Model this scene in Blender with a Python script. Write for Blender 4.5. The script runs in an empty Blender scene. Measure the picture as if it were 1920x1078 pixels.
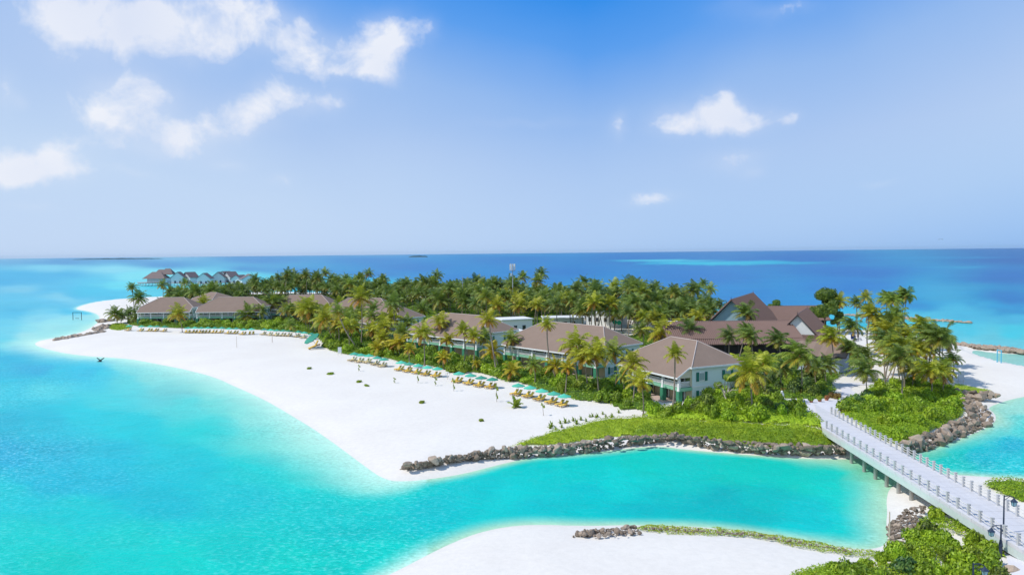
import bpy, bmesh, math, random
import numpy as np
from mathutils import Vector, Matrix
random.seed(7); np.random.seed(7)
SC = bpy.context.scene
COL = SC.collection
R = math.radians

# ------------------------------------------------------------------ camera
FPX = 1400.0; CAMH = 28.8; WZ = -1.3
PITCH = math.atan(65.0/FPX); ROLL = -math.atan(20.0/1920.0)
f_ = Vector((0, math.cos(PITCH), -math.sin(PITCH)))
r0 = Vector((1, 0, 0)); u0 = Vector((0, math.sin(PITCH), math.cos(PITCH)))
r_ = r0*math.cos(ROLL) + u0*math.sin(ROLL)
u_ = -r0*math.sin(ROLL) + u0*math.cos(ROLL)
cam = bpy.data.cameras.new('camera'); camo = bpy.data.objects.new('camera', cam); COL.objects.link(camo)
cam.sensor_width = 36; cam.lens = 36*FPX/1920; cam.clip_start = 1; cam.clip_end = 200000
m = Matrix.Identity(4)
for i in range(3):
    m[i][0] = r_[i]; m[i][1] = u_[i]; m[i][2] = -f_[i]
m[2][3] = CAMH
camo.matrix_world = m
SC.camera = camo

def ray(px, py):
    return f_ + r_*((px-960)/FPX) + u_*((539-py)/FPX)
def G(px, py, z=0.0):
    """ground point seen in the photograph at px, py"""
    d = ray(px, py); t = (z-CAMH)/d.z
    return Vector((d.x*t, d.y*t, z))
def project(x, y, z):
    """arrays -> px, py"""
    dx = np.asarray(x, float); dy = np.asarray(y, float); dz = np.asarray(z, float)-CAMH
    w = dx*f_.x + dy*f_.y + dz*f_.z
    return 960 + FPX*(dx*r_.x+dy*r_.y+dz*r_.z)/w, 539 - FPX*(dx*u_.x+dy*u_.y+dz*u_.z)/w
def hgt(px, py, base):
    """height of the point seen at px,py standing above ground point base"""
    d = ray(px, py); t = base.y/d.y
    return CAMH + d.z*t, d.x*t

# ------------------------------------------------------------------ light
SUN_EL = 52; SUN_AZ = (-1.0, -0.22)          # towards the sun, in x, y
SC.view_settings.view_transform = 'Standard'; SC.view_settings.look = 'None'
SC.view_settings.exposure = -0.12; SC.view_settings.gamma = 1; SC.view_settings.use_curve_mapping = False
sun = bpy.data.lights.new('sun', 'SUN'); sun.energy = 3.9; sun.angle = R(0.53); sun.color = (1.0, 0.955, 0.875)
suno = bpy.data.objects.new('sun', sun); COL.objects.link(suno)
ah = Vector((SUN_AZ[0], SUN_AZ[1], 0)).normalized()
sd = Vector((ah.x*math.cos(R(SUN_EL)), ah.y*math.cos(R(SUN_EL)), math.sin(R(SUN_EL))))
suno.rotation_euler = (-sd).to_track_quat('-Z', 'Y').to_euler()

def srgb(r, g, b, k=1.0):
    f = lambda c: ((c/255.0)/12.92 if c/255.0 <= 0.04045 else ((c/255.0+0.055)/1.055)**2.4)*k
    return (f(r), f(g), f(b), 1.0)

class NT:
    """tiny node helper"""
    def __init__(s, tree): s.t = tree; s.n = tree.nodes; s.l = tree.links
    def add(s, typ, **kw):
        nd = s.n.new(typ)
        ins = kw.pop('ins', {})
        for k, v in kw.items(): setattr(nd, k, v)
        for k, v in ins.items():
            sock = nd.inputs[k]
            if isinstance(v, bpy.types.NodeSocket): s.l.new(v, sock)
            else: sock.default_value = v
        return nd
    def math(s, op, a, b=None, c=None, clamp=False):
        nd = s.n.new('ShaderNodeMath'); nd.operation = op; nd.use_clamp = clamp
        for i, v in enumerate((a, b, c)):
            if v is None: continue
            if isinstance(v, bpy.types.NodeSocket): s.l.new(v, nd.inputs[i])
            else: nd.inputs[i].default_value = v
        return nd.outputs[0]
    def mix(s, fac, a, b, mode='MIX'):
        nd = s.n.new('ShaderNodeMix'); nd.data_type = 'RGBA'; nd.blend_type = mode
        for key, v in ((0, fac), (6, a), (7, b)):
            if isinstance(v, bpy.types.NodeSocket): s.l.new(v, nd.inputs[key])
            else: nd.inputs[key].default_value = v
        return nd.outputs[2]
    def ramp(s, fac, stops, interp='LINEAR'):
        nd = s.n.new('ShaderNodeValToRGB'); s.l.new(fac, nd.inputs[0]); nd.color_ramp.interpolation = interp
        el = nd.color_ramp.elements
        while len(el) < len(stops): el.new(0.5)
        for e, (p, c) in zip(el, stops): e.position = p; e.color = c
        return nd.outputs[0]
    def noise(s, vec, scale, detail=4, rough=0.55, dist=0.0):
        nd = s.n.new('ShaderNodeTexNoise'); nd.inputs['Scale'].default_value = scale
        nd.inputs['Detail'].default_value = detail; nd.inputs['Roughness'].default_value = rough
        nd.inputs['Distortion'].default_value = dist
        if vec is not None: s.l.new(vec, nd.inputs['Vector'])
        return nd.outputs[0]

world = bpy.data.worlds.new('World'); SC.world = world; world.use_nodes = True
W = NT(world.node_tree); W.n.clear()
wo = W.add('ShaderNodeOutputWorld'); bg = W.add('ShaderNodeBackground'); W.l.new(bg.outputs[0], wo.inputs[0])
sky = W.add('ShaderNodeTexSky', sky_type='NISHITA', sun_disc=False, sun_elevation=R(SUN_EL),
            sun_rotation=math.atan2(ah.x, ah.y), altitude=30, air_density=1.0, dust_density=0.3, ozone_density=2.5)
tc = W.add('ShaderNodeTexCoord'); dirv = tc.outputs['Generated']
sep = W.add('ShaderNodeSeparateXYZ', ins={0: dirv})
el_ = W.math('MAXIMUM', sep.outputs['Z'], 0.0)
# tint of the air with height: pale at the horizon, saturated azure higher up
SKYK = 10.85      # radiance scale, brought down again by the background strength
lowc = srgb(194, 217, 246); midc = srgb(150, 188, 241); hic = srgb(92, 160, 240); topc = srgb(28, 138, 235)
azm = W.math('ARCTAN2', sep.outputs['X'], sep.outputs['Y'])
azf = W.math('MULTIPLY_ADD', azm, 0.42, 0.0)
wv = W.noise(dirv, 3.2, 4, 0.5, 0.4)
e2 = W.math('ADD', el_, W.math('MULTIPLY', W.math('SUBTRACT', wv, 0.5), 0.07))
# right of the middle the low sky is a bit bluer, left milky; centre top deepest
e3 = W.math('ADD', e2, W.math('MULTIPLY', W.math('SUBTRACT', 0.10, W.math('ABSOLUTE', W.math('SUBTRACT', azm, 0.10))), 0.22))
grad = W.ramp(e3, [(0.0, lowc), (0.10, srgb(176, 203, 243)), (0.19, midc), (0.27, hic), (0.36, topc), (0.55, srgb(80, 130, 190)), (1.0, srgb(118, 136, 165))])
lowr = W.mix(W.math('MULTIPLY_ADD', azm, 1.1, 0.35, clamp=True), srgb(196, 218, 248), srgb(147, 191, 244))
lown = W.ramp(e2, [(0.0, (1, 1, 1, 1)), (0.16, (0, 0, 0, 1))])
lowf = W.add('ShaderNodeSeparateColor', ins={0: lown}).outputs[0]
grad = W.mix(W.math('MULTIPLY', lowf, 0.92), grad, lowr)
gradk = W.add('ShaderNodeVectorMath', operation='SCALE', ins={0: grad, 'Scale': SKYK}).outputs[0]
skyc = W.mix(0.96, sky.outputs[0], gradk)
# clouds: puffs at fixed directions, broken up by noise
CLOUDS = [  # px, py, rx, ry, strength
 (200, 45, 120, 62, 1.25), (300, 40, 120, 45, .40), (430, 40, 105, 48, 1.1), (400, 80, 70, 30, .6), (500, 40, 50, 35, .8), (560, 90, 60, 40, .5),
 (640, 110, 95, 42, 1.0), (720, 65, 50, 42, 1.2), (800, 50, 24, 22, .55), (665, 130, 70, 20, .7), (330, 95, 60, 20, .25), (570, 50, 20, 25, .6),
 (245, 195, 75, 44, 1.1), (220, 225, 50, 20, .7), (270, 170, 45, 22, .7), (330, 240, 80, 26, .85), (300, 275, 100, 22, .7), (370, 235, 40, 20, .7),
 (465, 225, 55, 32, .8), (510, 180, 36, 30, .8), (560, 195, 60, 25, .65), (610, 195, 42, 22, .55), (450, 250, 40, 16, .5),
 (35, 300, 95, 32, .85), (110, 305, 50, 25, .6), (20, 320, 70, 18, .6), (420, 308, 38, 14, .45), (245, 322, 30, 9, .4), (10, 170, 18, 24, .4), (40, 188, 14, 12, .35),
 (1270, 225, 50, 30, .85), (1350, 205, 48, 34, .95), (1420, 222, 50, 20, .6), (1270, 245, 50, 18, .6), (1400, 215, 50, 26, .55), (1360, 170, 20, 18, .6), (1485, 222, 20, 14, .6), (1165, 238, 16, 22, .62),
 (1375, 300, 55, 22, .68), (1405, 330, 26, 14, .55), (1225, 375, 50, 12, .55), (1645, 342, 30, 7, .3), (1380, 20, 60, 20, .3), (1480, 25, 50, 15, .28), (1450, 35, 80, 18, .2), (1000, 235, 120, 10, .22), (60, 380, 40, 10, .25), (520, 335, 20, 12, .3)]
nA = W.noise(dirv, 17.0, 8, 0.60, 0.25)
nB = W.noise(dirv, 5.5, 3, 0.5)
nvec = W.add('ShaderNodeTexNoise', ins={'Vector': dirv, 'Scale': 9.0, 'Detail': 5.0, 'Roughness': .6}).outputs['Color']
warp = W.add('ShaderNodeVectorMath', operation='SUBTRACT', ins={0: nvec, 1: (0.5, 0.5, 0.5)}).outputs[0]
warp = W.add('ShaderNodeVectorMath', operation='SCALE', ins={0: warp, 'Scale': 0.05}).outputs[0]
dw = W.add('ShaderNodeVectorMath', operation='ADD', ins={0: dirv, 1: warp}).outputs[0]
dsep = W.add('ShaderNodeSeparateXYZ', ins={0: dw})
aw = W.math('ARCTAN2', dsep.outputs[0], dsep.outputs[1])
ew = W.math('ARCSINE', dsep.outputs[2])
tot = None
for (px, py, rx, ry, s) in CLOUDS:
    d = ray(px, py).normalized(); a0 = math.atan2(d.x, d.y); e0 = math.asin(d.z)
    u = W.math('MULTIPLY_ADD', aw, FPX/rx, -a0*FPX/rx)
    v = W.math('MULTIPLY_ADD', ew, FPX/ry, -e0*FPX/ry)
    q = W.math('MULTIPLY_ADD', u, u, W.math('MULTIPLY', v, v))
    g = W.math('MULTIPLY', W.math('EXPONENT', W.math('MULTIPLY', q, -1.35)), s)
    tot = g if tot is None else W.math('ADD', tot, g)
tot = W.math('MULTIPLY', tot, 0.92)
dens = W.math('ADD', W.math('MINIMUM', tot, 0.95), W.math('MULTIPLY_ADD', nA, 2.6, -1.30))
dens = W.math('SUBTRACT', dens, 0.30)
dens = W.math('MULTIPLY', dens, W.math('MULTIPLY', tot, 3.0, clamp=True))
cov = W.math('MULTIPLY', dens, 1.25, clamp=True)
cov = W.math('SMOOTH_MIN', cov, 0.97, 0.1)
veil = W.math('MULTIPLY', W.math('MINIMUM', tot, 1.0), 0.30)
cov = W.math('MAXIMUM', cov, veil)
shade = W.math('MULTIPLY_ADD', nB, 1.5, -0.25, clamp=True)
ccol = W.mix(shade, srgb(214, 224, 246), srgb(250, 251, 254))
ccolk = W.add('ShaderNodeVectorMath', operation='SCALE', ins={0: ccol, 'Scale': SKYK}).outputs[0]
final = W.mix(cov, skyc, ccolk)
W.l.new(final, bg.inputs[0]); bg.inputs[1].default_value = 0.10

# ------------------------------------------------------------------ materials
MATS = {}
def principled(name, color, rough=0.8, noise=0.0, nscale=3.0, spec=0.3, bump=0.0, metallic=0.0, objvar=False, fine=None):
    if name in MATS: return MATS[name]
    m = bpy.data.materials.new(name); m.use_nodes = True; T = NT(m.node_tree); T.n.clear()
    o = T.add('ShaderNodeOutputMaterial'); p = T.add('ShaderNodeBsdfPrincipled'); T.l.new(p.outputs[0], o.inputs[0])
    p.inputs['Roughness'].default_value = rough; p.inputs['Specular IOR Level'].default_value = spec; p.inputs['Metallic'].default_value = metallic
    c = color if len(color) == 4 else tuple(color)+(1,)
    if noise or bump or fine:
        tcn = T.add('ShaderNodeTexCoord').outputs['Object']
        n1 = T.noise(tcn, nscale, 5, 0.65)
        k = T.math('MULTIPLY_ADD', n1, 2*noise, 1-noise)
        if fine:
            n2 = T.noise(tcn, fine, 3, 0.7); k = T.math('MULTIPLY', k, T.math('MULTIPLY_ADD', n2, 2*noise, 1-noise))
        if objvar:
            oi = T.add('ShaderNodeObjectInfo'); k = T.math('MULTIPLY', k, T.math('MULTIPLY_ADD', oi.outputs['Random'], 0.7, 0.65))
        cc = T.add('ShaderNodeVectorMath', operation='SCALE', ins={0: c[:3], 'Scale': k}).outputs[0]
        T.l.new(cc, p.inputs['Base Color'])
        if bump:
            b = T.add('ShaderNodeBump', ins={'Height': n1, 'Strength': bump, 'Distance': 0.3}); T.l.new(b.outputs[0], p.inputs['Normal'])
    else: p.inputs['Base Color'].default_value = c
    MATS[name] = m; return m

LEAFK = 1.45
def leaf_material(name, ymix=.35, transl=0.28):
    """leaves: object colour times noise; attribute 'age' turns fronds yellow, object alpha says how much"""
    m = bpy.data.materials.new(name); m.use_nodes = True; T = NT(m.node_tree); T.n.clear()
    o = T.add('ShaderNodeOutputMaterial')
    oi = T.add('ShaderNodeObjectInfo'); at = T.add('ShaderNodeAttribute', attribute_name='age')
    age = at.outputs['Fac']
    geo = T.add('ShaderNodeNewGeometry')
    rnd = geo.outputs['Random Per Island']
    k = T.math('MULTIPLY_ADD', rnd, 0.75, 0.62)
    tint = T.mix(T.math('MULTIPLY', geo.outputs['Random Per Island'], ymix), oi.outputs['Color'], (.30, .34, .03, 1))
    base = T.add('ShaderNodeVectorMath', operation='SCALE', ins={0: tint, 'Scale': T.math('MULTIPLY', k, LEAFK)}).outputs[0]
    yel = T.ramp(age, [(0.0, (.30, .30, .03, 1)), (0.55, (.42, .30, .02, 1)), (0.85, (.50, .22, .02, 1)), (1.0, (.28, .14, .05, 1))])
    yel = T.add('ShaderNodeVectorMath', operation='SCALE', ins={0: yel, 'Scale': k}).outputs[0]
    fac = T.math('MULTIPLY', T.math('POWER', age, 1.1), T.math('MULTIPLY', oi.outputs['Alpha'], 1.5), clamp=True)
    col = T.mix(fac, base, yel)
    d = T.add('ShaderNodeBsdfPrincipled', ins={'Base Color': col, 'Roughness': 0.5, 'Specular IOR Level': 0.35})
    tl = T.add('ShaderNodeBsdfTranslucent', ins={'Color': T.mix(0.35, col, (.35, .5, .02, 1))})
    mx = T.add('ShaderNodeMixShader', ins={0: transl, 1: d.outputs[0], 2: tl.outputs[0]})
    T.l.new(mx.outputs[0], o.inputs[0]); MATS[name] = m; return m

M_FROND = leaf_material('frond', .22, transl=0.25)
M_LEAF = leaf_material('leaf', transl=0.3)
M_TRUNK = principled('palm_bark', (.30, .25, .20), .9, .25, 2.0, .1)
M_BARK = principled('bark', (.22, .17, .12), .9, .25, 2.0, .1)
M_ROOF = principled('brown_shingle', (.262, .192, .150), .88, .13, .45, .12, fine=5.0)
M_TILE = principled('brown_corrugated', (.205, .135, .115), .7, .12, .5, .3, fine=5.0)
M_TILED = principled('dark_brown_sheet', (.175, .115, .105), .7, .12, .5, .3)
M_WHITE = principled('white_paint', (.80, .81, .80), .6, .04, 1.0, .3)
M_MINT = principled('pale_mint_plaster', (.64, .76, .74), .8, .05, .6, .2)
M_OLIVE = principled('olive_green_plaster', (.22, .30, .12), .8, .06, .6, .2)
M_BEIGE = principled('beige_plaster', (.50, .44, .30), .85, .08, .6, .2)
M_GREENP = principled('green_paint', (.055, .25, .14), .6, .08, 1.0, .3)
M_GREENL = principled('light_green_paint', (.25, .52, .36), .6, .06, 1.0, .3)
M_SHUT = principled('shutter_green', (.012, .16, .12), .5, .05, 2, .4)
M_GLASS = principled('dark_window', (.03, .035, .045), .12, 0, 1, .6)
M_CURT = principled('curtain', (.55, .56, .56), .8, .05, 1, .2)
M_CAP = principled('ridge_cap', (.50, .42, .38), .8, .08, 1, .2)
M_TEAL = principled('teal_canvas', (.08, .43, .30), .75, .07, 2, .2, objvar=True)
M_WOOD = principled('teak', (.33, .20, .10), .7, .15, 4, .2)
M_CUSH = principled('yellow_cushion', (.72, .47, .10), .8, .06, 2, .2, objvar=True)
M_CUSHP = principled('pale_yellow_cushion', (.78, .63, .34), .8, .06, 2, .2, objvar=True)
M_POLE = principled('pale_pole', (.6, .52, .4), .6, .05, 2, .3)
M_CONC = principled('bridge_concrete', (.62, .61, .62), .85, .10, .35, .2, fine=3.0)
def joints(m, scale=.5, rot=0.0):
    T = NT(m.node_tree); p = [n for n in T.n if n.type == 'BSDF_PRINCIPLED'][0]; src = p.inputs['Base Color'].links[0].from_socket
    co = T.add('ShaderNodeTexCoord').outputs['Object']; y = T.add('ShaderNodeSeparateXYZ', ins={0: co}).outputs[1]
    fr = T.math('FRACT', T.math('MULTIPLY', y, scale)); ln = T.math('LESS_THAN', fr, .035)
    st = T.noise(T.add('ShaderNodeMapping', ins={'Vector': co, 'Scale': (2.5, .12, 1)}).outputs[0], 1.0, 4, .6)
    k = T.math('MULTIPLY', T.math('MULTIPLY_ADD', ln, -.28, 1.0), T.math('MULTIPLY_ADD', st, .22, .89))
    T.l.new(T.add('ShaderNodeVectorMath', operation='SCALE', ins={0: src, 'Scale': k}).outputs[0], p.inputs['Base Color'])
joints(M_CONC)
M_BEAM = principled('bridge_beam', (.55, .62, .58), .8, .12, .8, .2, fine=3.0)
M_POST = principled('bridge_post', (.50, .50, .50), .8, .12, 3, .2)
M_PILE = principled('bridge_pile', (.38, .36, .33), .85, .25, 2, .2)
M_ROPE = principled('rope', (.62, .60, .55), .8, 0, 1, .2)
M_ROCK = principled('boulder', (.33, .26, .20), .9, .35, 1.6, .15, bump=.6, objvar=True, fine=7.0)
M_ROCKD = principled('wet_boulder', (.12, .105, .105), .8, .35, 1.5, .25, bump=.6)
M_LAMP = principled('lamp_iron', (.02, .035, .07), .4, .05, 1, .5)
M_LGLASS = principled('lamp_glass', (.25, .45, .50), .2, 0, 1, .6)
M_TERRA = principled('terracotta', (.50, .20, .12), .8, .1, 4, .2)
M_RED = principled('red_flowers', (.45, .05, .07), .7, .2, 4, .2)
M_DARK = principled('dark_timber', (.035, .035, .04), .6, .1, 1, .3)
M_BLUE = principled('sky_blue_paint', (.10, .48, .66), .5, .05, 1, .4)
M_PATH = principled('pale_paving', (.70, .68, .70), .9, .05, .8, .15, fine=4.0)
M_DECKW = principled('weathered_deck', (.34, .29, .27), .8, .15, 2, .2)
M_GREY = principled('grey_metal', (.45, .47, .5), .5, .05, 1, .4, metallic=.3)

# sand
def sand_material():
    m = bpy.data.materials.new('coral_sand'); m.use_nodes = True; T = NT(m.node_tree); T.n.clear()
    o = T.add('ShaderNodeOutputMaterial'); p = T.add('ShaderNodeBsdfPrincipled'); T.l.new(p.outputs[0], o.inputs[0])
    co = T.add('ShaderNodeTexCoord').outputs['Object']
    z = T.add('ShaderNodeSeparateXYZ', ins={0: co}).outputs[2]
    n1 = T.noise(co, 0.06, 5, 0.6); n2 = T.noise(co, 1.3, 5, 0.7); n3 = T.noise(co, 14, 3, 0.7)
    dry = T.ramp(n1, [(0.3, (.765, .715, .645, 1)), (0.7, (.815, .77, .695, 1))])
    wet = (.70, .67, .60, 1)
    wf = T.math('MULTIPLY_ADD', T.math('ADD', z, T.math('MULTIPLY', n2, .25)), -2.4, -2.2, clamp=True)
    c = T.mix(T.math('MULTIPLY', wf, .65), dry, wet)
    k = T.math('MULTIPLY', T.math('MULTIPLY_ADD', n2, .22, .88), T.math('MULTIPLY_ADD', n3, .06, .97))
    c = T.add('ShaderNodeVectorMath', operation='SCALE', ins={0: c, 'Scale': k}).outputs[0]
    T.l.new(c, p.inputs['Base Color']); p.inputs['Roughness'].default_value = .95; p.inputs['Specular IOR Level'].default_value = .05
    hb = T.math('ADD', T.math('MULTIPLY', n2, .12), T.math('MULTIPLY', n3, .02))
    b = T.add('ShaderNodeBump', ins={'Height': hb, 'Strength': .35, 'Distance': 1.0}); T.l.new(b.outputs[0], p.inputs['Normal'])
    return m
M_SAND = sand_material()

def water_material():
    m = bpy.data.materials.new('sea_water'); m.use_nodes = True; T = NT(m.node_tree); T.n.clear()
    o = T.add('ShaderNodeOutputMaterial')
    at = T.add('ShaderNodeAttribute', attribute_name='tone')
    al = T.add('ShaderNodeAttribute', attribute_name='cover').outputs['Fac']
    rp = T.add('ShaderNodeAttribute', attribute_name='ripple').outputs['Fac']
    co = T.add('ShaderNodeTexCoord').outputs['Object']
    mp = T.add('ShaderNodeMapping', ins={'Vector': co, 'Rotation': (0, 0, R(25)), 'Scale': (1, 1.5, 1)}).outputs[0]
    n0 = T.noise(mp, 1.7, 5, 0.62, 0.4)          # chop
    n1 = T.noise(mp, 0.20, 5, 0.6, 0.6)           # 10 m
    n2 = T.noise(co, 0.012, 5, 0.6, 0.5)          # patches
    n3 = T.noise(mp, 0.02, 6, 0.7, 0.3)
    chop = T.math('MULTIPLY', T.math('SUBTRACT', n0, .5), T.math('MULTIPLY', rp, 1.6))
    chop1 = T.math('MULTIPLY', T.math('SUBTRACT', n1, .5), .28)
    pat = T.math('MULTIPLY', T.math('SUBTRACT', n2, .5), .22)
    strk = T.math('MULTIPLY', T.math('SUBTRACT', n3, .5), .16)
    sm = T.math('ADD', T.math('ADD', chop, chop1), T.math('ADD', pat, strk))
    k = T.math('ADD', sm, 1.0)
    c = T.add('ShaderNodeVectorMath', operation='SCALE', ins={0: at.outputs['Color'], 'Scale': k}).outputs[0]
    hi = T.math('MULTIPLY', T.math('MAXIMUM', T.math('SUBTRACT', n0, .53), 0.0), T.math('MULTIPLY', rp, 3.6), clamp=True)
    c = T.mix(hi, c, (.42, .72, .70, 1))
    hb = T.math('ADD', T.math('MULTIPLY', n0, .5), T.math('MULTIPLY', n1, .9))
    b = T.add('ShaderNodeBump', ins={'Height': hb, 'Strength': .30, 'Distance': 1.0})
    p = T.add('ShaderNodeBsdfPrincipled', ins={'Base Color': c, 'Roughness': .32, 'IOR': 1.33, 'Specular IOR Level': .09, 'Normal': b.outputs[0]})
    tr = T.add('ShaderNodeBsdfTransparent', ins={'Color': (.93, .985, .975, 1)})
    mx = T.add('ShaderNodeMixShader', ins={0: al, 1: tr.outputs[0], 2: p.outputs[0]})
    T.l.new(mx.outputs[0], o.inputs[0]); return m
M_WATER = water_material()

# ------------------------------------------------------------------ helpers
def tag(o, label=None, cat=None, group=None, kind=None):
    if label: o['label'] = label
    if cat: o['category'] = cat
    if group: o['group'] = group
    if kind: o['kind'] = kind
    return o
def empty(name, loc=(0, 0, 0), rz=0.0):
    o = bpy.data.objects.new(name, None); COL.objects.link(o); o.location = loc; o.rotation_euler = (0, 0, rz); o.empty_display_size = .5
    return o
def link(name, mesh, parent=None, mat=None):
    o = bpy.data.objects.new(name, mesh); COL.objects.link(o)
    if parent: o.parent = parent
    if mat is not None and not mesh.materials: mesh.materials.append(mat)
    return o
def copy_tree(o, parent=None):
    c = o.copy(); COL.objects.link(c); c.parent = parent
    for ch in list(o.children): copy_tree(ch, c)
    return c

class MB:
    """collects faces, builds ONE mesh"""
    def __init__(s): s.v = []; s.f = []; s.mi = []; s.age = []; s.useage = False
    def face(s, pts, mi=0, age=None):
        n = len(s.v); s.v.extend(tuple(p) for p in pts); s.f.append(tuple(range(n, n+len(pts)))); s.mi.append(mi)
        if age is not None: s.useage = True
        s.age.append(age or 0.0)
    def poly(s, verts, faces, mi=0):
        n = len(s.v); s.v.extend(tuple(p) for p in verts)
        for f in faces: s.f.append(tuple(n+i for i in f)); s.mi.append(mi); s.age.append(0.0)
    def box(s, c, d, mi=0, rz=0.0, taper=1.0):
        hx, hy, hz = d[0]/2, d[1]/2, d[2]/2; cs, sn = math.cos(rz), math.sin(rz); vs = []
        for z, t in ((-hz, 1.0), (hz, taper)):
            for x, y in ((-hx, -hy), (hx, -hy), (hx, hy), (-hx, hy)):
                x2, y2 = x*t, y*t
                vs.append((c[0]+x2*cs-y2*sn, c[1]+x2*sn+y2*cs, c[2]+z))
        s.poly(vs, [(3, 2, 1, 0), (4, 5, 6, 7), (0, 1, 5, 4), (1, 2, 6, 5), (2, 3, 7, 6), (3, 0, 4, 7)], mi)
    def tube(s, pts, rad, n=6, mi=0, cap=True):
        pts = [Vector(p) for p in pts]; k = len(s.v); rs = rad if isinstance(rad, (list, tuple)) else [rad]*len(pts)
        for i, p in enumerate(pts):
            d = (pts[min(i+1, len(pts)-1)]-pts[max(i-1, 0)]).normalized()
            a = d.cross(Vector((0, 0, 1)) if abs(d.z) < .9 else Vector((1, 0, 0))).normalized(); b = d.cross(a)
            for j in range(n):
                t = 2*math.pi*j/n; s.v.append(tuple(p+(a*math.cos(t)+b*math.sin(t))*rs[i]))
        for i in range(len(pts)-1):
            for j in range(n):
                j2 = (j+1) % n; s.f.append((k+i*n+j, k+i*n+j2, k+(i+1)*n+j2, k+(i+1)*n+j)); s.mi.append(mi); s.age.append(0.0)
        if cap:
            s.f.append(tuple(k+j for j in range(n))); s.mi.append(mi); s.age.append(0.0)
            e = k+(len(pts)-1)*n; s.f.append(tuple(e+n-1-j for j in range(n))); s.mi.append(mi); s.age.append(0.0)
    def mesh(s, name, mats, smooth=False):
        me = bpy.data.meshes.new(name); me.from_pydata(s.v, [], s.f)
        for mt in (mats if isinstance(mats, (list, tuple)) else [mats]): me.materials.append(mt)
        me.polygons.foreach_set('material_index', s.mi)
        if smooth: me.polygons.foreach_set('use_smooth', [True]*len(s.f))
        if s.useage:
            at = me.attributes.new('age', 'FLOAT', 'FACE'); at.data.foreach_set('value', s.age)
        me.update(); return me
    def build(s, name, mats, parent=None, smooth=False):
        return link(name, s.mesh(name, mats, smooth), parent)

def np_mesh(name, V, F, mats, smooth=False, face_attr=None):
    """V (n,3) array, F (m,4) array"""
    me = bpy.data.meshes.new(name); V = np.asarray(V, np.float32); F = np.asarray(F, np.int32)
    me.vertices.add(len(V)); me.vertices.foreach_set('co', V.ravel())
    k = F.shape[1]; me.loops.add(F.size); me.loops.foreach_set('vertex_index', F.ravel())
    me.polygons.add(len(F)); me.polygons.foreach_set('loop_start', np.arange(0, F.size, k, dtype=np.int32))
    me.polygons.foreach_set('loop_total', np.full(len(F), k, np.int32))
    if smooth: me.polygons.foreach_set('use_smooth', np.ones(len(F), bool))
    for mt in (mats if isinstance(mats, (list, tuple)) else [mats]): me.materials.append(mt)
    me.update(calc_edges=True)
    return me

# value noise for numpy
_perm = np.random.RandomState(3).rand(256, 256)
def vnoise(x, y):
    xi = np.floor(x).astype(int); yi = np.floor(y).astype(int); fx = x-xi; fy = y-yi
    fx = fx*fx*(3-2*fx); fy = fy*fy*(3-2*fy)
    g = lambda a, b: _perm[a % 256, b % 256]
    return (g(xi, yi)*(1-fx)+g(xi+1, yi)*fx)*(1-fy)+(g(xi, yi+1)*(1-fx)+g(xi+1, yi+1)*fx)*fy
def fbm(x, y, o=4):
    s = 0; a = .5; t = 0
    for i in range(o): s = s+a*vnoise(x*2**i+17*i, y*2**i+31*i); t += a; a *= .5
    return s/t

def sdf(x, y, polys):
    """signed distance, positive inside any polygon"""
    best = np.full(x.shape, 1e9); inside = np.zeros(x.shape, bool)
    for P in polys:
        P = np.array([(p.x, p.y) for p in P]); ins = np.zeros(x.shape, bool)
        for i in range(len(P)):
            a = P[i]; b = P[(i+1) % len(P)]; e = b-a; L2 = (e**2).sum()+1e-9
            t = np.clip(((x-a[0])*e[0]+(y-a[1])*e[1])/L2, 0, 1)
            best = np.minimum(best, np.hypot(x-a[0]-t*e[0], y-a[1]-t*e[1]))
            c = ((a[1] > y) != (b[1] > y)); 
            with np.errstate(divide='ignore', invalid='ignore'):
                ins ^= c & (x < (b[0]-a[0])*(y-a[1])/(b[1]-a[1]+1e-12)+a[0])
        inside |= ins
    return np.where(inside, best, -best)
def smooth_poly(pts, it=2):
    for _ in range(it):
        q = []
        for i in range(len(pts)):
            a = pts[i]; b = pts[(i+1) % len(pts)]; q += [a*.75+b*.25, a*.25+b*.75]
        pts = q
    return pts

# ------------------------------------------------------------------ land outlines (traced, then laid on the water plane)
MAIN = [(300,557),(240,560),(185,565),(152,573),(140,580),(165,583),(184,589),(188,598),(180,608),(158,622),(115,632),(75,638),(62,646),(90,656),(150,667),(230,671),(290,681),(350,693),(400,706),(450,728),(500,751),(540,775),(580,799),(620,826),(655,852),(690,878),(715,895),(742,903),(800,899),(870,888),(930,872),(1000,856),(1060,853),(1140,845),(1200,838),(1240,836),(1290,843),(1400,852),(1480,858),(1580,861),(1640,858),(1690,850),(1740,842),(1800,823),(1840,806),(1868,790),(1866,776),(1850,765),(1868,757),(1890,750),(1925,742),(1990,735),(2080,735),(2200,760),(2300,700),(2100,668),(1920,661),(1840,652),(1775,645),(1740,634),(1700,627),(1640,620),(1560,616),(1480,603),(1400,598),(1300,592),(1200,581),(1100,573),(1000,566),(900,562),(800,557),(700,552),(600,549),(500,548),(400,552)]
NEAR = [(560,1200),(700,1090),(745,1070),(790,1046),(850,1016),(900,997),(955,986),(1010,983),(1100,986),(1180,984),(1300,986),(1400,995),(1500,1012),(1600,1030),(1652,1028),(1668,1010),(1662,985),(1664,960),(1662,935),(1668,915),(1690,902),(1730,893),(1780,889),(1850,894),(1930,898),(2200,905),(2600,960),(2600,1300),(1900,1900),(560,1900)]
P_MAIN = smooth_poly([G(x, y, WZ) for x, y in MAIN], 2)
P_NEAR = smooth_poly([G(x, y, WZ) for x, y in NEAR], 2)
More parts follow.
